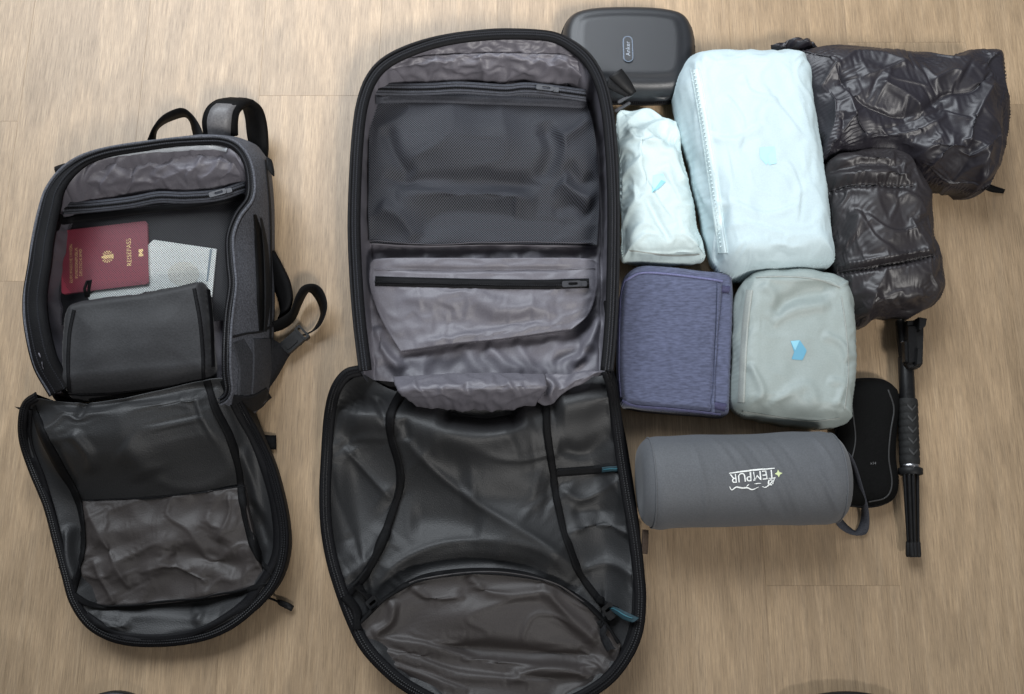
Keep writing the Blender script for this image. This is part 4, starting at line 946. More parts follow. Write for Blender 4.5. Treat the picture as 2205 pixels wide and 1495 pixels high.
# bottom pocket of the lid
us = even(130); vs = even(90)
Xq = patch([(764, 1350, .044), (796, 1316, .040), (835, 1284, .040), (900, 1248, .042), (1050, 1230, .044), (1180, 1250, .042), (1250, 1290, .040), (1300, 1335, .040), (1338, 1390, .044)],
           [(868, 1474, .045), (960, 1518, .046), (1050, 1534, .046), (1150, 1530, .046), (1274, 1484, .045)],
           [(764, 1350, .044), (800, 1412, .044), (868, 1478, .045)], [(1338, 1390, .044), (1318, 1446, .044), (1274, 1492, .045)], 0, 0, None, us, vs)
bump(Xq, 1030, 1320, 200, 60, .012); vq = vs[:, None] * np.ones_like(us)[None]; uq = us[None] * np.ones_like(vs)[:, None]; Xq[..., 2] -= .014 * np.sin(math.pi * vq) * np.sin(math.pi * uq) ** .5
for f, a, w, m in (([(785, 1372), (900, 1385), (1050, 1420), (1290, 1440)], .010, 12, 's'), ([(800, 1395), (900, 1420), (1000, 1450), (1200, 1470)], .008, 11, 's'), ([(830, 1425), (920, 1455), (1010, 1490)], .006, 9, 's'), ([(950, 1390), (1080, 1400), (1300, 1415)], -.010, 16, 'g'),
                   ([(880, 1262), (930, 1290), (1000, 1285)], .007, 11, 't'), ([(1000, 1240), (1060, 1275), (1180, 1280)], .006, 14, 'g'), ([(1160, 1260), (1220, 1320), (1290, 1390)], .008, 14, 'g'), ([(1090, 1460), (1180, 1440), (1280, 1460)], .008, 12, 'g'), ([(850, 1290), (840, 1340), (800, 1370)], .006, 10, 'g')):
    fold(Xq, f, a, w, m)
Xq = crumple(Xq, .030, .045, 130, .006, .05, .0026, 15, 67, pin=edge_pin(Xq, 1, 1, 1, 1), wl2=26, ridge=.6)
grid_obj('lid_pocket', Xq, M['flap_taupe'], t, [(0, None, -.004), (.002, None, -.02)], bvh='lpock')
KL = ['lid', 'lpock', 'broll']
ribbon_on('pocket_binding', [(768, 1346), (797, 1317), (835, 1284), (900, 1248), (970, 1234), (1050, 1230), (1120, 1236), (1180, 1250), (1250, 1290), (1300, 1335), (1334, 1384)], 10, ['lpock', 'lid'], M['web'], t, lift=.004, n=110)
ribbon_on('strap', [(862, 852), (845, 885), (842, 930), (858, 985), (864, 1030), (850, 1090), (822, 1170), (790, 1230), (740, 1290)], 17, KL, M['web'], t, lift=.004, n=110)
ribbon_on('strap', [(1176, 868), (1178, 930), (1188, 1000), (1200, 1080), (1215, 1150), (1240, 1220), (1280, 1280), (1315, 1320)], 16, KL, M['web'], t, lift=.004, n=110)
ribbon_on('pocket_edge', [(1192, 1018), (1250, 1014), (1300, 1011), (1346, 1008)], 16, KL, M['web'], t, lift=.003, n=40)
lb_ = ribbon_on('fabric_label', [(1300, 1011), (1344, 1008)], 12, KL, M['teal'], t, lift=.0055, n=16)[0]
ribbon_on('label_stripe', [(1303, 1011), (1342, 1008.5)], 2, KL, M['teal_light'], lb_, lift=.0064, n=16)
ribbon_on('strap_end', [(1285, 1290), (1310, 1305), (1340, 1318)], 18, KL, M['web'], t, lift=.010, n=20)
lb_ = ribbon_on('fabric_label', [(1326, 1312), (1346, 1322), (1366, 1335)], 13, KL, M['teal'], t, lift=.013, n=16)[0]
ribbon_on('label_stripe', [(1331, 1315), (1347, 1323), (1362, 1332)], 2, KL, M['teal_light'], lb_, lift=.0142, n=16)
ribbon_on('strap_end', [(1288, 1345), (1310, 1335), (1332, 1322)], 16, KL, M['web'], t, lift=.008, n=20)
ribbon_on('strap_end', [(1305, 1335), (1302, 1365), (1318, 1400)], 14, KL, M['web_grey'], t, lift=.007, n=20)
ribbon_on('strap_end', [(762, 1262), (785, 1285), (808, 1310)], 18, KL, M['web'], t, lift=.009, n=20)
ribbon_on('strap_end', [(742, 1285), (765, 1320), (770, 1355)], 15, KL, M['web'], t, lift=.007, n=20)
for px, py, r in ((1322, 1322, 35), (795, 1306, 40)):
    c = hit(px, py, KL, .010)[0]; V, Fc = slab(.016, .020, .006, .003, hole=(.010, .004, .003)); d = np.array([math.cos(R(r)), math.sin(R(r)), 0]); frame_mesh('strap_buckle', V, Fc, c, d, np.array([-d[1], d[0], 0]), (0, 0, 1), M['plastic'], t)
lc_ = lid.copy(); Tn = np.gradient(lid, axis=0); inw = np.stack([Tn[:, 1], -Tn[:, 0]], -1); inw /= np.linalg.norm(inw, axis=1, keepdims=True); inw *= np.sign((inw * (lc[:2] - lid[:, :2])).sum(1, keepdims=True))
lc_[:, :2] += inw * .006; lc_[:, 2] += smooth_noise((1, 240), 16, 9)[0] * .0012
rimband(lc_, .016, .004, t, M['tape_black'], M['coil'])
# inner tape, black, wider at the right
ribbon_on('edge_tape', [(1322, 850), (1338, 950), (1352, 1050), (1366, 1150), (1374, 1250), (1366, 1350), (1335, 1425), (1290, 1475)], [12, 22, 26, 26, 22, 20, 18, 14], KL, M['tape_black'], t, lift=.002, n=90)
ribbon_on('edge_tape', [(722, 850), (706, 930), (702, 1050), (706, 1150), (728, 1255), (768, 1360), (830, 1440), (880, 1480)], [8, 10, 12, 12, 16, 20, 20, 16], KL, M['tape_black'], t, lift=.002, n=90)
band2('side_tab', PP([(1384, 1140, .03), (1396, 1142, .02)]), PP([(1382, 1192, .03), (1394, 1194, .02)]), .002, M['brown_tab'], t, n=6)

# ------------------------------------------------------------------ small backpack
t = SM = thing('backpack', 'smaller charcoal backpack at left, opened, with passport and dark insert inside', 'backpack', P(310, 700, 0), 'opened backpacks')
ZS = .140; ZF = .066
RS = [(112, 852, .115, None), (78, 790, .13, None), (58, 710, ZS, None), (54, 645, ZS, None), (66, 570, ZS, None), (72, 515, ZS, None), (86, 450, ZS, None), (102, 405, ZS, None), (134, 364, ZS, None), (178, 336, ZS, None), (242, 318, ZS, None), (340, 304, ZS, (342, 330)), (430, 296, ZS, (440, 316)),
      (482, 297, ZS, (525, 318)), (517, 313, ZS, (562, 330)), (540, 347, ZS, (582, 360)), (549, 395, ZS, (588, 410)), (544, 432, ZS, (591, 460)), (518, 468, ZS, (592, 510)), (503, 512, ZS, (592, 560)), (505, 565, ZS, (592, 605)), (509, 615, ZS, (592, 650)), (501, 680, ZS, (591, 700)), (497, 740, ZS, (590, 760)), (497, 800, .13, (586, 815)), (500, 845, .115, (575, 862)), (480, 870, .10, (545, 896)), (420, 880, .09, (450, 905))]
rim = cr(np.array([P(*q[:3]) for q in RS]), 260)
bs = []
cxy = np.mean([P(*q[:3])[:2] for q in RS], 0)
for q in RS:
    if q[3] is None: w = P(*q[:3]); w[:2] = cxy + (w[:2] - cxy) * .97; w[2] = .012; bs.append(w)
    else: bs.append(P(q[3][0], q[3][1], .012))
s0 = np.array([P(*q[:3]) for q in RS]); sl = np.concatenate([[0], np.cumsum(np.linalg.norm(np.diff(s0, axis=0), axis=1))])
base = np.stack([np.interp(np.linspace(0, sl[-1], 260), sl, np.array(bs)[:, k]) for k in range(3)], -1)
rows = []
for k in np.linspace(0, 1, 14):
    r_ = rim * (1 - k) + base * k; d = r_[:, :2] - cxy; d /= np.linalg.norm(d, axis=1, keepdims=True)
    r_[:, :2] += d * (.010 * math.sin(math.pi * k) ** .8); rows.append(r_)
rows.append(np.concatenate([cxy + (base[:, :2] - cxy) * .93, np.full((260, 1), .003)], 1))
G = np.array(rows)
nn = smooth_noise(G.shape[:2], 9, 3, 14) * .0011 * np.sin(np.linspace(0, math.pi, 15))[:, None]
G[..., :2] += (G[..., :2] - cxy) / np.linalg.norm(G[..., :2] - cxy, axis=-1, keepdims=True) * nn[..., None]
mesh('shell', G, gfaces(15, 260), M['shell'], t, bvh='sshell')
# side panel details on the visible right wall
ribbon_on('side_pocket_shade', [(547, 462), (557, 520), (562, 600), (562, 660), (560, 712)], [6, 22, 24, 22, 8], 'sshell', M['web'], t, lift=.0012, n=50)  # black strip on the closed wall, stands in for shade inside the pocket slot
zz_, mm_ = ribbon_on('side_zip', [(558, 470), (567, 530), (571, 610), (570, 670), (566, 714)], [4, 10, 12, 11, 5], 'sshell', M['web_grey'], t, lift=.003, n=50)
ribbon_on('seam', [(498, 726), (530, 718), (560, 714), (588, 700)], 3, 'sshell', M['shell_dark'], t, lift=.0012, n=30, sm=2)
ribbon_on('seam', [(570, 345), (580, 450), (582, 600), (580, 740), (572, 840)], 3, 'sshell', M['shell_dark'], t, lift=.0012, n=50, sm=2)
ribbon_on('side_panel', [(512, 735), (532, 790), (534, 850)], [26, 42, 50], 'sshell', M['shell_mid'], t, lift=.0012, n=30, across=8)
ribbon_on('side_panel', [(560, 730), (562, 790), (556, 850)], [38, 40, 34], 'sshell', M['shell_mid'], t, lift=.0014, n=30, across=8)
ribbon_on('base_panel', [(500, 862), (540, 868), (578, 845)], [26, 34, 26], 'sshell', M['shell_dark'], t, lift=.0018, n=30, across=6)
# lining
us = dense(130, .7); vs = np.unique(np.round(np.concatenate([dense(60, .6)[:30] * .7, np.linspace(.2, 1, 90)]), 5))
X = patch([(138, 378), (180, 350), (242, 332), (340, 318), (430, 309), (482, 309), (528, 345)], [(118, 850, .085), (300, 858, .075), (494, 838, .085)],
          [(138, 378), (104, 430), (84, 510), (76, 570), (64, 650), (70, 715), (92, 790), (118, 850, .085)], [(528, 345), (538, 395), (530, 435), (506, 470), (495, 512), (497, 565), (501, 615), (494, 690), (490, 750), (494, 838, .085)], 0, 0, ZS - .004, us, vs)
bl, br, tp = X[:, 0].copy(), X[:, -1].copy(), X[0].copy()
def dto2(c):
    D = np.full(X.shape[:2], 1e9)
    for q in resample(c, 90): D = np.minimum(D, np.hypot(X[..., 0] - q[0], X[..., 1] - q[1]))
    return D
wall = np.maximum.reduce([1 - sstep(dto2(bl), 0, .012), 1 - sstep(dto2(br), 0, .012), 1 - sstep(dto2(tp), .002, .045)])
X[..., 2] = ZF - .008 + (X[..., 2] - ZF + .008) * wall
for f, a, w, m in (([(180, 400), (195, 370), (215, 350)], .008, 10, 's'), ([(235, 400), (250, 365), (262, 340)], .007, 9, 's'), ([(420, 390), (430, 350), (445, 325)], .007, 9, 's'), ([(460, 385), (480, 350), (500, 330)], .006, 9, 's'), ([(330, 400), (400, 375), (470, 385)], -.004, 14, 'g'),
                   ([(85, 560), (110, 610), (120, 660)], .006, 12, 's'), ([(80, 660), (100, 700), (110, 760)], .006, 12, 'g'), ([(100, 480), (118, 520), (112, 570)], .005, 10, 'g')):
    fold(X, f, a, w, m)
X = crumple(X, .085, .035, 130, .006, .08, .0032, 11, 71, pin=edge_pin(X))
grid_obj('lining', X, M['lining'], t, bvh='slin')
ribbon_on('pale_seam', [(204, 342), (255, 333), (330, 324), (420, 317), (465, 317), (490, 323)], 7, 'slin', M['pale_pipe'], t, lift=.0015, n=60, sm=2, z=.128)
# slack lining sagging from the top wall
Xs = patch([(172, 366, .118), (230, 350, .120), (340, 338, .120), (430, 331, .120), (505, 338, .118)], [(138, 436, .088), (240, 430, .086), (340, 412, .086), (430, 412, .086), (526, 396, .090)],
           [(172, 366, .118), (150, 400, .106), (138, 436, .088)], [(505, 338, .118), (522, 366, .108), (526, 396, .090)], 120, 60)
Xs[..., 2] += .010 * np.sin(math.pi * even(60))[:, None] ** .7
for f, a, w, m in (([(165, 405), (190, 375), (215, 352)], .009, 13, 'v'), ([(215, 415), (240, 380), (262, 348)], .009, 12, 'v'), ([(255, 420), (275, 385), (285, 350)], -.006, 11, 'g'), ([(400, 395), (425, 365), (440, 335)], .008, 11, 'v'), ([(425, 400), (465, 370), (478, 335)], .009, 11, 'v'), ([(330, 400), (390, 375), (420, 372)], .006, 14, 'v'), ([(470, 400), (500, 370), (505, 345)], .006, 9, 'v')):
    fold(Xs, f, a, w, m)
Xs = crumple(Xs, .06, .03, 120, .006, .08, .0026, 12, 74, pin=edge_pin(Xs, 1, 0, 1, 1))
grid_obj('lining_fold', Xs, M['lining'], t, [(.001, None, -.006)], bvh='sfold')
# mesh pocket with dark back panel
Xk = patch([(126, 470, .071), (250, 458, .071), (400, 440, .071), (530, 418, .075)], [(128, 700, .069), (300, 700, .069), (500, 690, .069)], [(126, 470, .071), (120, 560, .07), (128, 700, .069)], [(530, 418, .075), (500, 520, .07), (500, 690, .069)], 40, 30)
grid_obj('pocket_backing', Xk, cloth('black backing', (.010, .010, .012), .7, .2, 300, .2, 400, .3), t, bvh='sback')
Xm2 = Xk.copy(); Xm2[..., 2] += .0125 * np.sin(math.pi * even(40))[None] ** .3 * np.sin(math.pi * (even(30) * .8 + .2))[:, None] ** .5 + .0005
Xm2 += normals(Xm2) * (smooth_noise(Xm2.shape[:2], 10, 12) * .0006)[..., None]
grid_obj('mesh_pocket', Xm2, M['mesh_black'], t, bvh='smesh')
ribbon_on('mesh_binding', [(128, 476), (220, 466), (330, 452), (430, 442), (524, 424)], 14, ['smesh', 'slin'], M['tape_black'], t, lift=.002, n=70)
zl, midz = zip_free('pocket_zip', [(128, 450, .096), (200, 445, .097), (280, 436, .098), (340, 425, .100), (400, 426, .098), (470, 420, .097), (528, 402, .097)], 25, M['tape'], M['coil'], t, n=80)
slider(zl, midz[-8] + [0, 0, .002], midz[-6] - midz[-14], M['metal'], .95)
rc = rim.copy(); Tn = np.gradient(rim, axis=0); inw = np.stack([Tn[:, 1], -Tn[:, 0]], -1); inw /= np.linalg.norm(inw, axis=1, keepdims=True); inw *= np.sign((inw * (cxy - rim[:, :2])).sum(1, keepdims=True))
kk = np.linspace(0, 1, 260); wv = np.interp(kk, [0, .27, .36, .5, .6, 1], [1.3, 1.15, .6, .5, .5, .5])
rc[:, :2] += inw * (.010 * wv)[:, None]; rc[:, 2] += smooth_noise((1, 260), 18, 14)[0] * .001
bnd = sweep('zip_tape', rc, [(-.013, -.004), (-.013, 0), (-.008, .0026), (0, .0034), (.008, .0026), (.013, 0), (.013, -.004)], M['tape_black'], t, scale=wv)
for s_ in (-1, 1):
    p = rc + np.concatenate([inw * (s_ * .005 * wv)[:, None], np.full((260, 1), .0032)], 1); coil(p, .0013, M['coil_grey'], bnd)
tube('piping', rim + [0, 0, .0012], .0022, M['shell'], t, n=8)
for px, py, r in ((128, 480, 80), (540, 418, 100)):
    c = P(px, py, ZS - .03); d = np.array([math.cos(R(r)), math.sin(R(r)), 0]); V, Fc = slab(.006, .024, .004, .0025, hole=(.0022, .013, 0)); frame_mesh('side_loop', V, Fc, c, np.array([-d[1], d[0], 0]), d, (0, 0, 1), M['web'], t)
band2('side_tab', PP([(574, 338, .09), (584, 345, .085), (588, 360, .08)]), PP([(574, 362, .09), (586, 376, .085), (590, 380, .08)]), .003, M['web_grey'], t, n=8)
band2('side_tab', PP([(118, 360, .09), (128, 356, .095), (140, 352, .1)]), PP([(120, 372, .09), (130, 368, .095), (142, 364, .1)]), .003, M['web_grey'], t, n=8)
# grab handle
band2('grab_handle', PP([(318, 302, .075), (330, 275, .085), (348, 252, .09), (372, 238, .09), (394, 234, .085), (412, 246, .075), (428, 268, .07), (440, 296, .07)]),
      PP([(334, 304, .06), (338, 282, .058), (352, 268, .055), (374, 258, .055), (398, 252, .05), (409, 262, .05), (414, 280, .055), (418, 300, .06)]), .003, M['web'], t, n=50)
# padded shoulder strap
ss = band2('shoulder_strap', PP([(440, 296, .085), (436, 262, .10), (444, 236, .105), (462, 221, .10), (480, 216, .09)]), PP([(512, 292, .085), (512, 262, .098), (516, 240, .10), (530, 226, .092), (545, 220, .08)]), .011, M['web'], t, n=30, k=5)
band2('strap_panel', PP([(449, 296, .091), (446, 262, .1065), (453, 237, .1115), (466, 224, .106)]), PP([(496, 294, .091), (498, 262, .105), (502, 239, .1075), (510, 227, .101)]), .004, cloth('grey strap panel', (.13, .127, .132), .5, .2, 400, .3, 500), ss, n=26, k=4)
band2('shoulder_strap', PP([(500, 217, .088), (520, 224, .055), (530, 250, .035), (534, 290, .022), (540, 330, .018)]), PP([(545, 219, .082), (564, 238, .06), (573, 275, .04), (576, 320, .025), (574, 350, .02)]), .011, M['web'], t, n=30, k=4)
# lower harness: padded end, webbing loop, buckle and wing
band2('shoulder_strap', PP([(588, 540, .03), (605, 570, .032), (622, 605, .030), (628, 640, .026), (622, 668, .022)]), PP([(586, 600, .012), (596, 630, .012), (604, 655, .012), (606, 675, .010), (600, 690, .010)]), .010, M['web'], t, n=24, k=4)
band2('webbing_loop', PP([(586, 694, .030), (606, 684, .034), (626, 668, .036), (638, 636, .040), (652, 616, .044), (676, 612, .044), (694, 624, .042), (704, 652, .038), (700, 680, .032), (686, 705, .024), (660, 722, .018)]),
      PP([(588, 716, .008), (612, 708, .008), (634, 690, .008), (650, 655, .010), (660, 635, .014), (668, 630, .018), (682, 648, .016), (690, 672, .012), (686, 690, .008), (672, 712, .006), (650, 722, .006)]), .0016, M['web'], t, n=80)
a = P(632, 738, .012); d = unit(P(665, 708, .012) - P(615, 752, .012)); s_ = np.cross([0, 0, 1], d)
V, Fc = slab(.021, .034, .008, .004); bk = frame_mesh('buckle', V, Fc, a, s_, d, (0, 0, 1), M['plastic'], t)
V, Fc = slab(.024, .010, .009, .002, hole=(.018, .004, 0)); frame_mesh('buckle_bar', V, Fc, a + d * .019 + [0, 0, .0006], s_, d, (0, 0, 1), M['plastic'], bk)
V, Fc = slab(.012, .020, .0012, .003); frame_mesh('buckle_latch', V, Fc, a - d * .003 + [0, 0, .008], s_, d, (0, 0, 1), M['plastic_matt'], bk)
band2('harness_wing', PP([(584, 728, .03), (600, 738, .022), (616, 742, .014), (628, 752, .008)]), PP([(580, 835, .022), (594, 815, .016), (608, 790, .008), (620, 768, .004)]), .004, M['shell_dark'], t, n=14, k=5)

# folded-down lid of the small backpack
LS = [(76, 848, .105), (52, 866, .095), (42, 900, .085), (44, 950, .065), (64, 1012, .05), (96, 1090, .046), (116, 1165, .045), (136, 1240, .045), (154, 1300, .042), (192, 1352, .035), (252, 1382, .03), (330, 1390, .03), (420, 1381, .03), (488, 1357, .033), (546, 1314, .038), (594, 1258, .044), (616, 1190, .046), (614, 1112, .046), (590, 1012, .05), (560, 942, .062), (522, 872, .09), (498, 818, .115)]
lid = cr(PP(LS), 230); lc = lid.mean(0); lb = lid.copy(); lb[:, 2] = .001; lb[:, :2] = lc[:2] + (lb[:, :2] - lc[:2]) * .98; lm = (lid + lb) / 2; lm[:, :2] = lc[:2] + (lm[:, :2] - lc[:2]) * 1.012
mesh('lid_shell', np.stack([lid, lm, lb], 0), gfaces(3, 230), M['shell_dark'], t)
us = dense(120, .5); vs = dense(130, .3)
XL = patch([(80, 858, .100), (160, 868, .096), (250, 862, .098), (340, 842, .100), (440, 818, .102), (492, 816, .108)], [(175, 1330, .036), (250, 1374, .030), (330, 1382, .030), (420, 1372, .030), (540, 1312, .038)],
           [(80, 858, .108), (58, 890, .086), (62, 960, .062), (92, 1060, .046), (118, 1150, .044), (142, 1250, .042), (175, 1330, .036)], [(492, 816, .118), (522, 885, .088), (556, 950, .062), (588, 1030, .048), (608, 1120, .045), (606, 1200, .044), (540, 1312, .038)], 0, 0, None, us, vs)
DD = np.full(XL.shape[:2], 1e9)
for q in np.concatenate([resample(XL[:, 0], 90), resample(XL[:, -1], 90), resample(XL[-1], 60)]): DD = np.minimum(DD, np.hypot(XL[..., 0] - q[0], XL[..., 1] - q[1]))
vv = vs[:, None] * np.ones_like(us)[None]
tgt = prof(vv, [0, .05, .10, .15, .20, .27, .36, .46, .6, 1], [.094, .108, .117, .120, .117, .102, .068, .036, .018, .014]) ; XL[..., 2] = tgt + (XL[..., 2] - tgt) * (1 - sstep(DD, .002, .05)) * sstep(vv, 0, .05) + (XL[..., 2] - tgt) * (1 - sstep(vv, 0, .05))
for f, a, w, m in (([(90, 880), (200, 885), (330, 868), (450, 850)], .008, 22, 'g'), ([(150, 930), (190, 980), (200, 1020)], .006, 12, 'g'), ([(185, 860), (172, 880), (160, 900)], -.008, 8, 'g'), ([(260, 960), (300, 990), (320, 1030)], .006, 25, 'g'), ([(110, 950), (140, 1010), (165, 1060)], -.005, 10, 'g'),
                   ([(520, 960), (545, 1040), (560, 1130)], .006, 10, 'g'), ([(535, 1080), (560, 1120), (580, 1180)], -.005, 8, 'g'), ([(150, 1130), (150, 1200), (170, 1260)], .007, 12, 'g'), ([(220, 1330), (330, 1320), (470, 1330)], .006, 22, 'g'), ([(200, 1345), (250, 1350), (280, 1340)], .005, 9, 'g'), ([(420, 1345), (430, 1320), (410, 1310)], .004, 9, 'g')):
    fold(XL, f, a, w, m)
XL[..., 2] = np.maximum(XL[..., 2], .006)
XL = crumple(XL, .020, .018, 120, .006, .08, .0024, 30, 72, pin=edge_pin(XL, 0, 1, 1, 1), zmin=.004, ridge=.8)
grid_obj('lid_lining', XL, M['flap'], t, [(.0, None, -.01)], bvh='slid')
Xq = patch([(178, 1078, .040), (280, 1074, .042), (400, 1064, .044), (526, 1046, .044)], [(165, 1292, .030), (230, 1306, .026), (350, 1300, .026), (480, 1282, .028), (572, 1262, .034)],
           [(178, 1078, .040), (176, 1150, .036), (172, 1220, .034), (165, 1292, .030)], [(526, 1046, .044), (540, 1120, .040), (556, 1190, .038), (572, 1262, .034)], 110, 80)
bump(Xq, 340, 1150, 110, 60, .010)
for f, a, w, m in (([(185, 1085), (225, 1160), (280, 1270)], .010, 22, 'v'), ([(350, 1190), (430, 1198), (530, 1225)], -.008, 18, 'g'), ([(300, 1235), (370, 1222), (450, 1255)], .008, 18, 'v'), ([(495, 1060), (495, 1110), (470, 1170)], .008, 16, 'v'), ([(525, 1065), (548, 1140), (570, 1225)], .007, 14, 'v'), ([(200, 1200), (222, 1250), (250, 1300)], .006, 14, 'v')):
    fold(Xq, f, a, w, m)
Xq = crumple(Xq, .045, .045, 130, .006, .05, .0030, 16, 73, pin=edge_pin(Xq), ridge=.6)
grid_obj('lid_pocket', Xq, M['flap_taupe'], t, [(0, None, -.004), (.001, None, -.018)], bvh='slp')
KS = ['slid', 'slp']
ribbon_on('pocket_binding', [(160, 1282), (190, 1302), (240, 1308), (350, 1301), (480, 1283), (574, 1260)], 12, KS, M['web'], t, lift=.003, n=80)
ribbon_on('seam', [(178, 1078), (280, 1074), (400, 1064), (526, 1046)], 3.5, KS, M['web_grey'], t, lift=.0012, n=60, sm=2)
ribbon_on('edge_binding', [(74, 872), (92, 930), (128, 1000), (164, 1060), (178, 1120), (180, 1180), (166, 1230), (156, 1284)], [8, 14, 16, 16, 13, 12, 12, 12], KS, M['web'], t, lift=.003, n=100)
ribbon_on('edge_binding', [(446, 818), (462, 880), (492, 940), (514, 1010), (522, 1080), (535, 1140), (556, 1200), (588, 1236)], [16, 18, 18, 16, 14, 13, 12, 10], KS, M['web'], t, lift=.003, n=100)
ribbon_on('edge_tape', [(484, 818), (508, 880), (545, 945), (578, 1030), (598, 1110), (600, 1190), (572, 1250), (520, 1310), (430, 1360), (330, 1374), (240, 1362), (186, 1326)], [18, 20, 20, 18, 20, 22, 22, 18, 16, 14, 14, 16], KS, M['tape_black'], t, lift=.0025, n=120)
ribbon_on('edge_tape', [(66, 880), (62, 950), (88, 1030), (112, 1110), (128, 1180), (146, 1260), (176, 1316)], [10, 18, 22, 18, 14, 12, 12], KS, M['tape_black'], t, lift=.0025, n=90)
lc_ = lid.copy(); Tn = np.gradient(lid, axis=0); inw = np.stack([Tn[:, 1], -Tn[:, 0]], -1); inw /= np.linalg.norm(inw, axis=1, keepdims=True); inw *= np.sign((inw * (lc[:2] - lid[:, :2])).sum(1, keepdims=True)); lc_[:, :2] += inw * .004
rimband(lc_, .013, .004, t, M['tape_black'], M['coil'])
band2('webbing_tab', PP([(545, 936, .012), (570, 937, .008), (595, 938, .004)]), PP([(555, 968, .012), (575, 968, .008), (595, 968, .004)]), .003, M['web'], t, n=10)
tube('pull_cord', PP([(580, 1288, .02), (590, 1292, .012), (602, 1297, .008)]), .0016, M['web'], t)
zp = sweep('zip_pull', PP([(598, 1294, .007), (604, 1298, .007), (618, 1304, .007), (630, 1311, .007)]), flat(.0085, .006), M['plastic_matt'], t, scale=[.5, .9, 1, .95])

# ------------------------------------------------------------------ things inside the small backpack
PC = [P(136, 495, .078), P(322, 477, .078), P(315, 610, .078), P(128, 636, .078)]
ux_ = unit(((PC[1] - PC[0]) + (PC[2] - PC[3])) / 2); pc = np.mean(PC, 0); uy_ = np.cross([0, 0, 1], ux_)
pw = (np.linalg.norm(PC[1] - PC[0]) + np.linalg.norm(PC[2] - PC[3])) / 2; ph = (np.linalg.norm(PC[0] - PC[3]) + np.linalg.norm(PC[1] - PC[2])) / 2
t = thing('passport', 'burgundy passport with gold crest behind the mesh pocket', 'passport', pc - [0, 0, .007])
zv = np.array([0, 0, 1.0])
V, Fc = slab(pw, ph, .0008, .004); frame_mesh('cover', V, Fc, pc - zv * .0008, ux_, uy_, zv, M['passport'], t)
frame_mesh('cover', V, Fc, pc - zv * .0048, ux_, uy_, zv, M['passport'], t)
V, Fc = slab(pw - .003, ph - .003, .0031, .004); frame_mesh('pages', V, Fc, pc - zv * .0039, ux_, uy_, zv, M['paper'], t)
def gold_text(s, size, x, y=0.0, sp=1.05):
    V, Fc = text_verts(s, size, sp); Q = np.stack([x - V[:, 1], y + V[:, 0], np.full(len(V), .0004)], -1)   # reads upwards, tops to the left
    frame_mesh('lettering', Q, Fc, pc, ux_, uy_, zv, M['gold'], t)
gold_text('REISEPASS', .0092, pw * .285, .003); gold_text('EUROPÄISCHE UNION', .0056, -pw * .385, -.004); gold_text('BUNDESREPUBLIK', .0056, -pw * .325, -.004); gold_text('DEUTSCHLAND', .0056, -pw * .275, -.004)
# crest: ring of feathered strokes round a body
V, Fc = [], []
def poly(pts): 
    i = len(V); V.extend([(x - .0, y, .0004) for x, y in pts]); Fc.append(tuple(range(i, i + len(pts))))
for sgn in (-1, 1):
    for k in range(6):
        a0 = R(35 + 23 * k); a1 = a0 + R(11)
        f = lambda r, a: (-r * math.cos(a), sgn * r * math.sin(a))
        poly([f(.0042, a0), f(.0088, a0), f(.0092, (a0 + a1) / 2), f(.0088, a1), f(.0042, a1)][::sgn])
poly([(-.0085, -.0012), (-.0085, .0012), (-.006, .0020), (-.002, .0030), (.003, .0026), (.0085, .0032), (.0090, -.0032), (.003, -.0026), (-.002, -.0030), (-.006, -.0020)])
frame_mesh('gold_crest', [(v[0] + .004, v[1], v[2]) for v in V], Fc, pc, ux_, uy_, zv, M['gold'], t)
V, Fc = [], []
poly([(-.0032, .0012), (-.0032, .0055), (.0032, .0055), (.0032, .0012)]); poly([(-.0032, -.0055), (-.0032, -.0012), (.0032, -.0012), (.0032, -.0055)]); poly([(-.0018, -.0012), (-.0018, .0012), (.0018, .0012), (.0018, -.0012)])
frame_mesh('chip_symbol', [(v[0] + pw * .42, v[1], v[2]) for v in V], Fc, pc, ux_, uy_, zv, M['gold'], t)

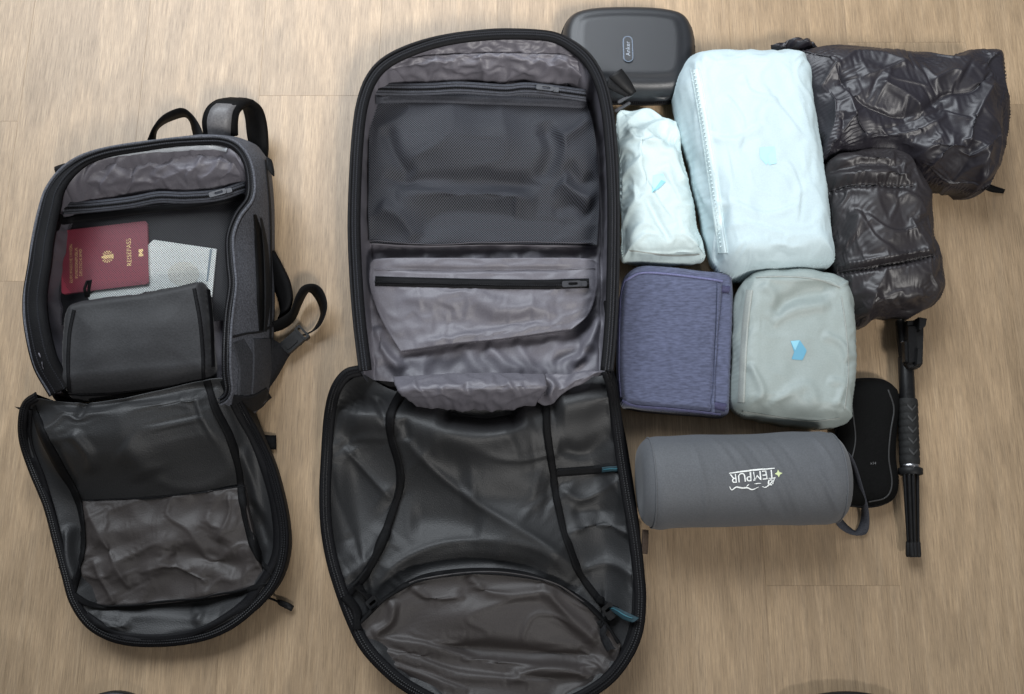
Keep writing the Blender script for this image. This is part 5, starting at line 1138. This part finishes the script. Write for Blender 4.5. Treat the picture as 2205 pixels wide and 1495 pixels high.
QC = [P(331, 517, .0745), P(467, 537, .0745), P(458, 606, .0745), P(322, 648, .0745)]
t = thing('card', 'pale folded card beside the passport behind the mesh', 'card', np.mean(QC, 0) - [0, 0, .003])
def quad_slab(name, q, z0, z1, mat, par): return box_prism(name, [w[:2] for w in q][::-1], z0, z1, mat, par, .0004)
quad_slab('cover', [P(190, 640, .073), P(331, 517, .073), P(467, 537, .073), P(457, 640, .073), P(200, 668, .073)], .0715, .0745, M['card'], t)
cpx = [(395 + 34 * math.cos(a), 590 + 26 * math.sin(a)) for a in np.linspace(0, 2 * math.pi, 24, endpoint=False)]
mesh('round_print', [P(x, y, .0749) for x, y in cpx], [tuple(range(23, -1, -1))], M['card_tan'], t, smooth=False)
quad_slab('spine_stripe', [P(452, 536, .075), P(457, 537, .075), P(448, 606, .075), P(444, 606, .075)], .0746, .0750, plain('blue grey stripe', (.20, .26, .30), .6), t)

o = [(150, 676), (166, 658), (220, 648), (300, 638), (380, 624), (432, 612), (448, 622), (456, 680), (460, 760), (462, 806), (446, 820), (380, 834), (300, 846), (200, 856), (158, 860), (142, 848), (140, 790), (143, 720)]
t = thing('camera_insert', 'dark grey padded zip insert lying in the small backpack below the passport', 'pouch', P(300, 740, .07))
X, sk, D = blob(o, (1, 5, 10, 14), .128, .105, .014, 90, 80, z0=.07, power=2.2)
X[..., 2] += .004 * sstep(D, .012, .06); fold(X, [(150, 798), (300, 788), (460, 770)], -.002, 30, ends=False)
Q = PX(X); X[..., 2] -= .030 * sstep(Q[..., 1] + (Q[..., 0] - 300) * .09, 792, 860)
X += normals(X) * (smooth_noise(X.shape[:2], 14, 15) * .0006)[..., None]
grid_obj('cover', X, cloth('dark grey padded cloth', (.015, .015, .017), .62, .3, 320, .35, 420, .4, sheen=.1), t, sk, bvh='ins')
for p in ([(160, 668), (150, 720), (147, 790), (150, 845)], [(418, 622), (430, 690), (436, 760), (438, 815)], [(446, 624), (453, 700), (456, 790)]):
    ribbon_on('zip_tape', p, 7, 'ins', M['tape_black'], t, lift=.0014, n=50)
ribbon_on('seam', [(150, 850), (250, 846), (350, 834), (445, 818)], 4, 'ins', M['tape_black'], t, lift=.0014, n=50)
tube('pull_loop', PP([(186, 640, .118), (182, 622, .124), (188, 606, .126), (195, 604, .124), (192, 618, .120), (190, 640, .118)]), .0022, M['web'], t)
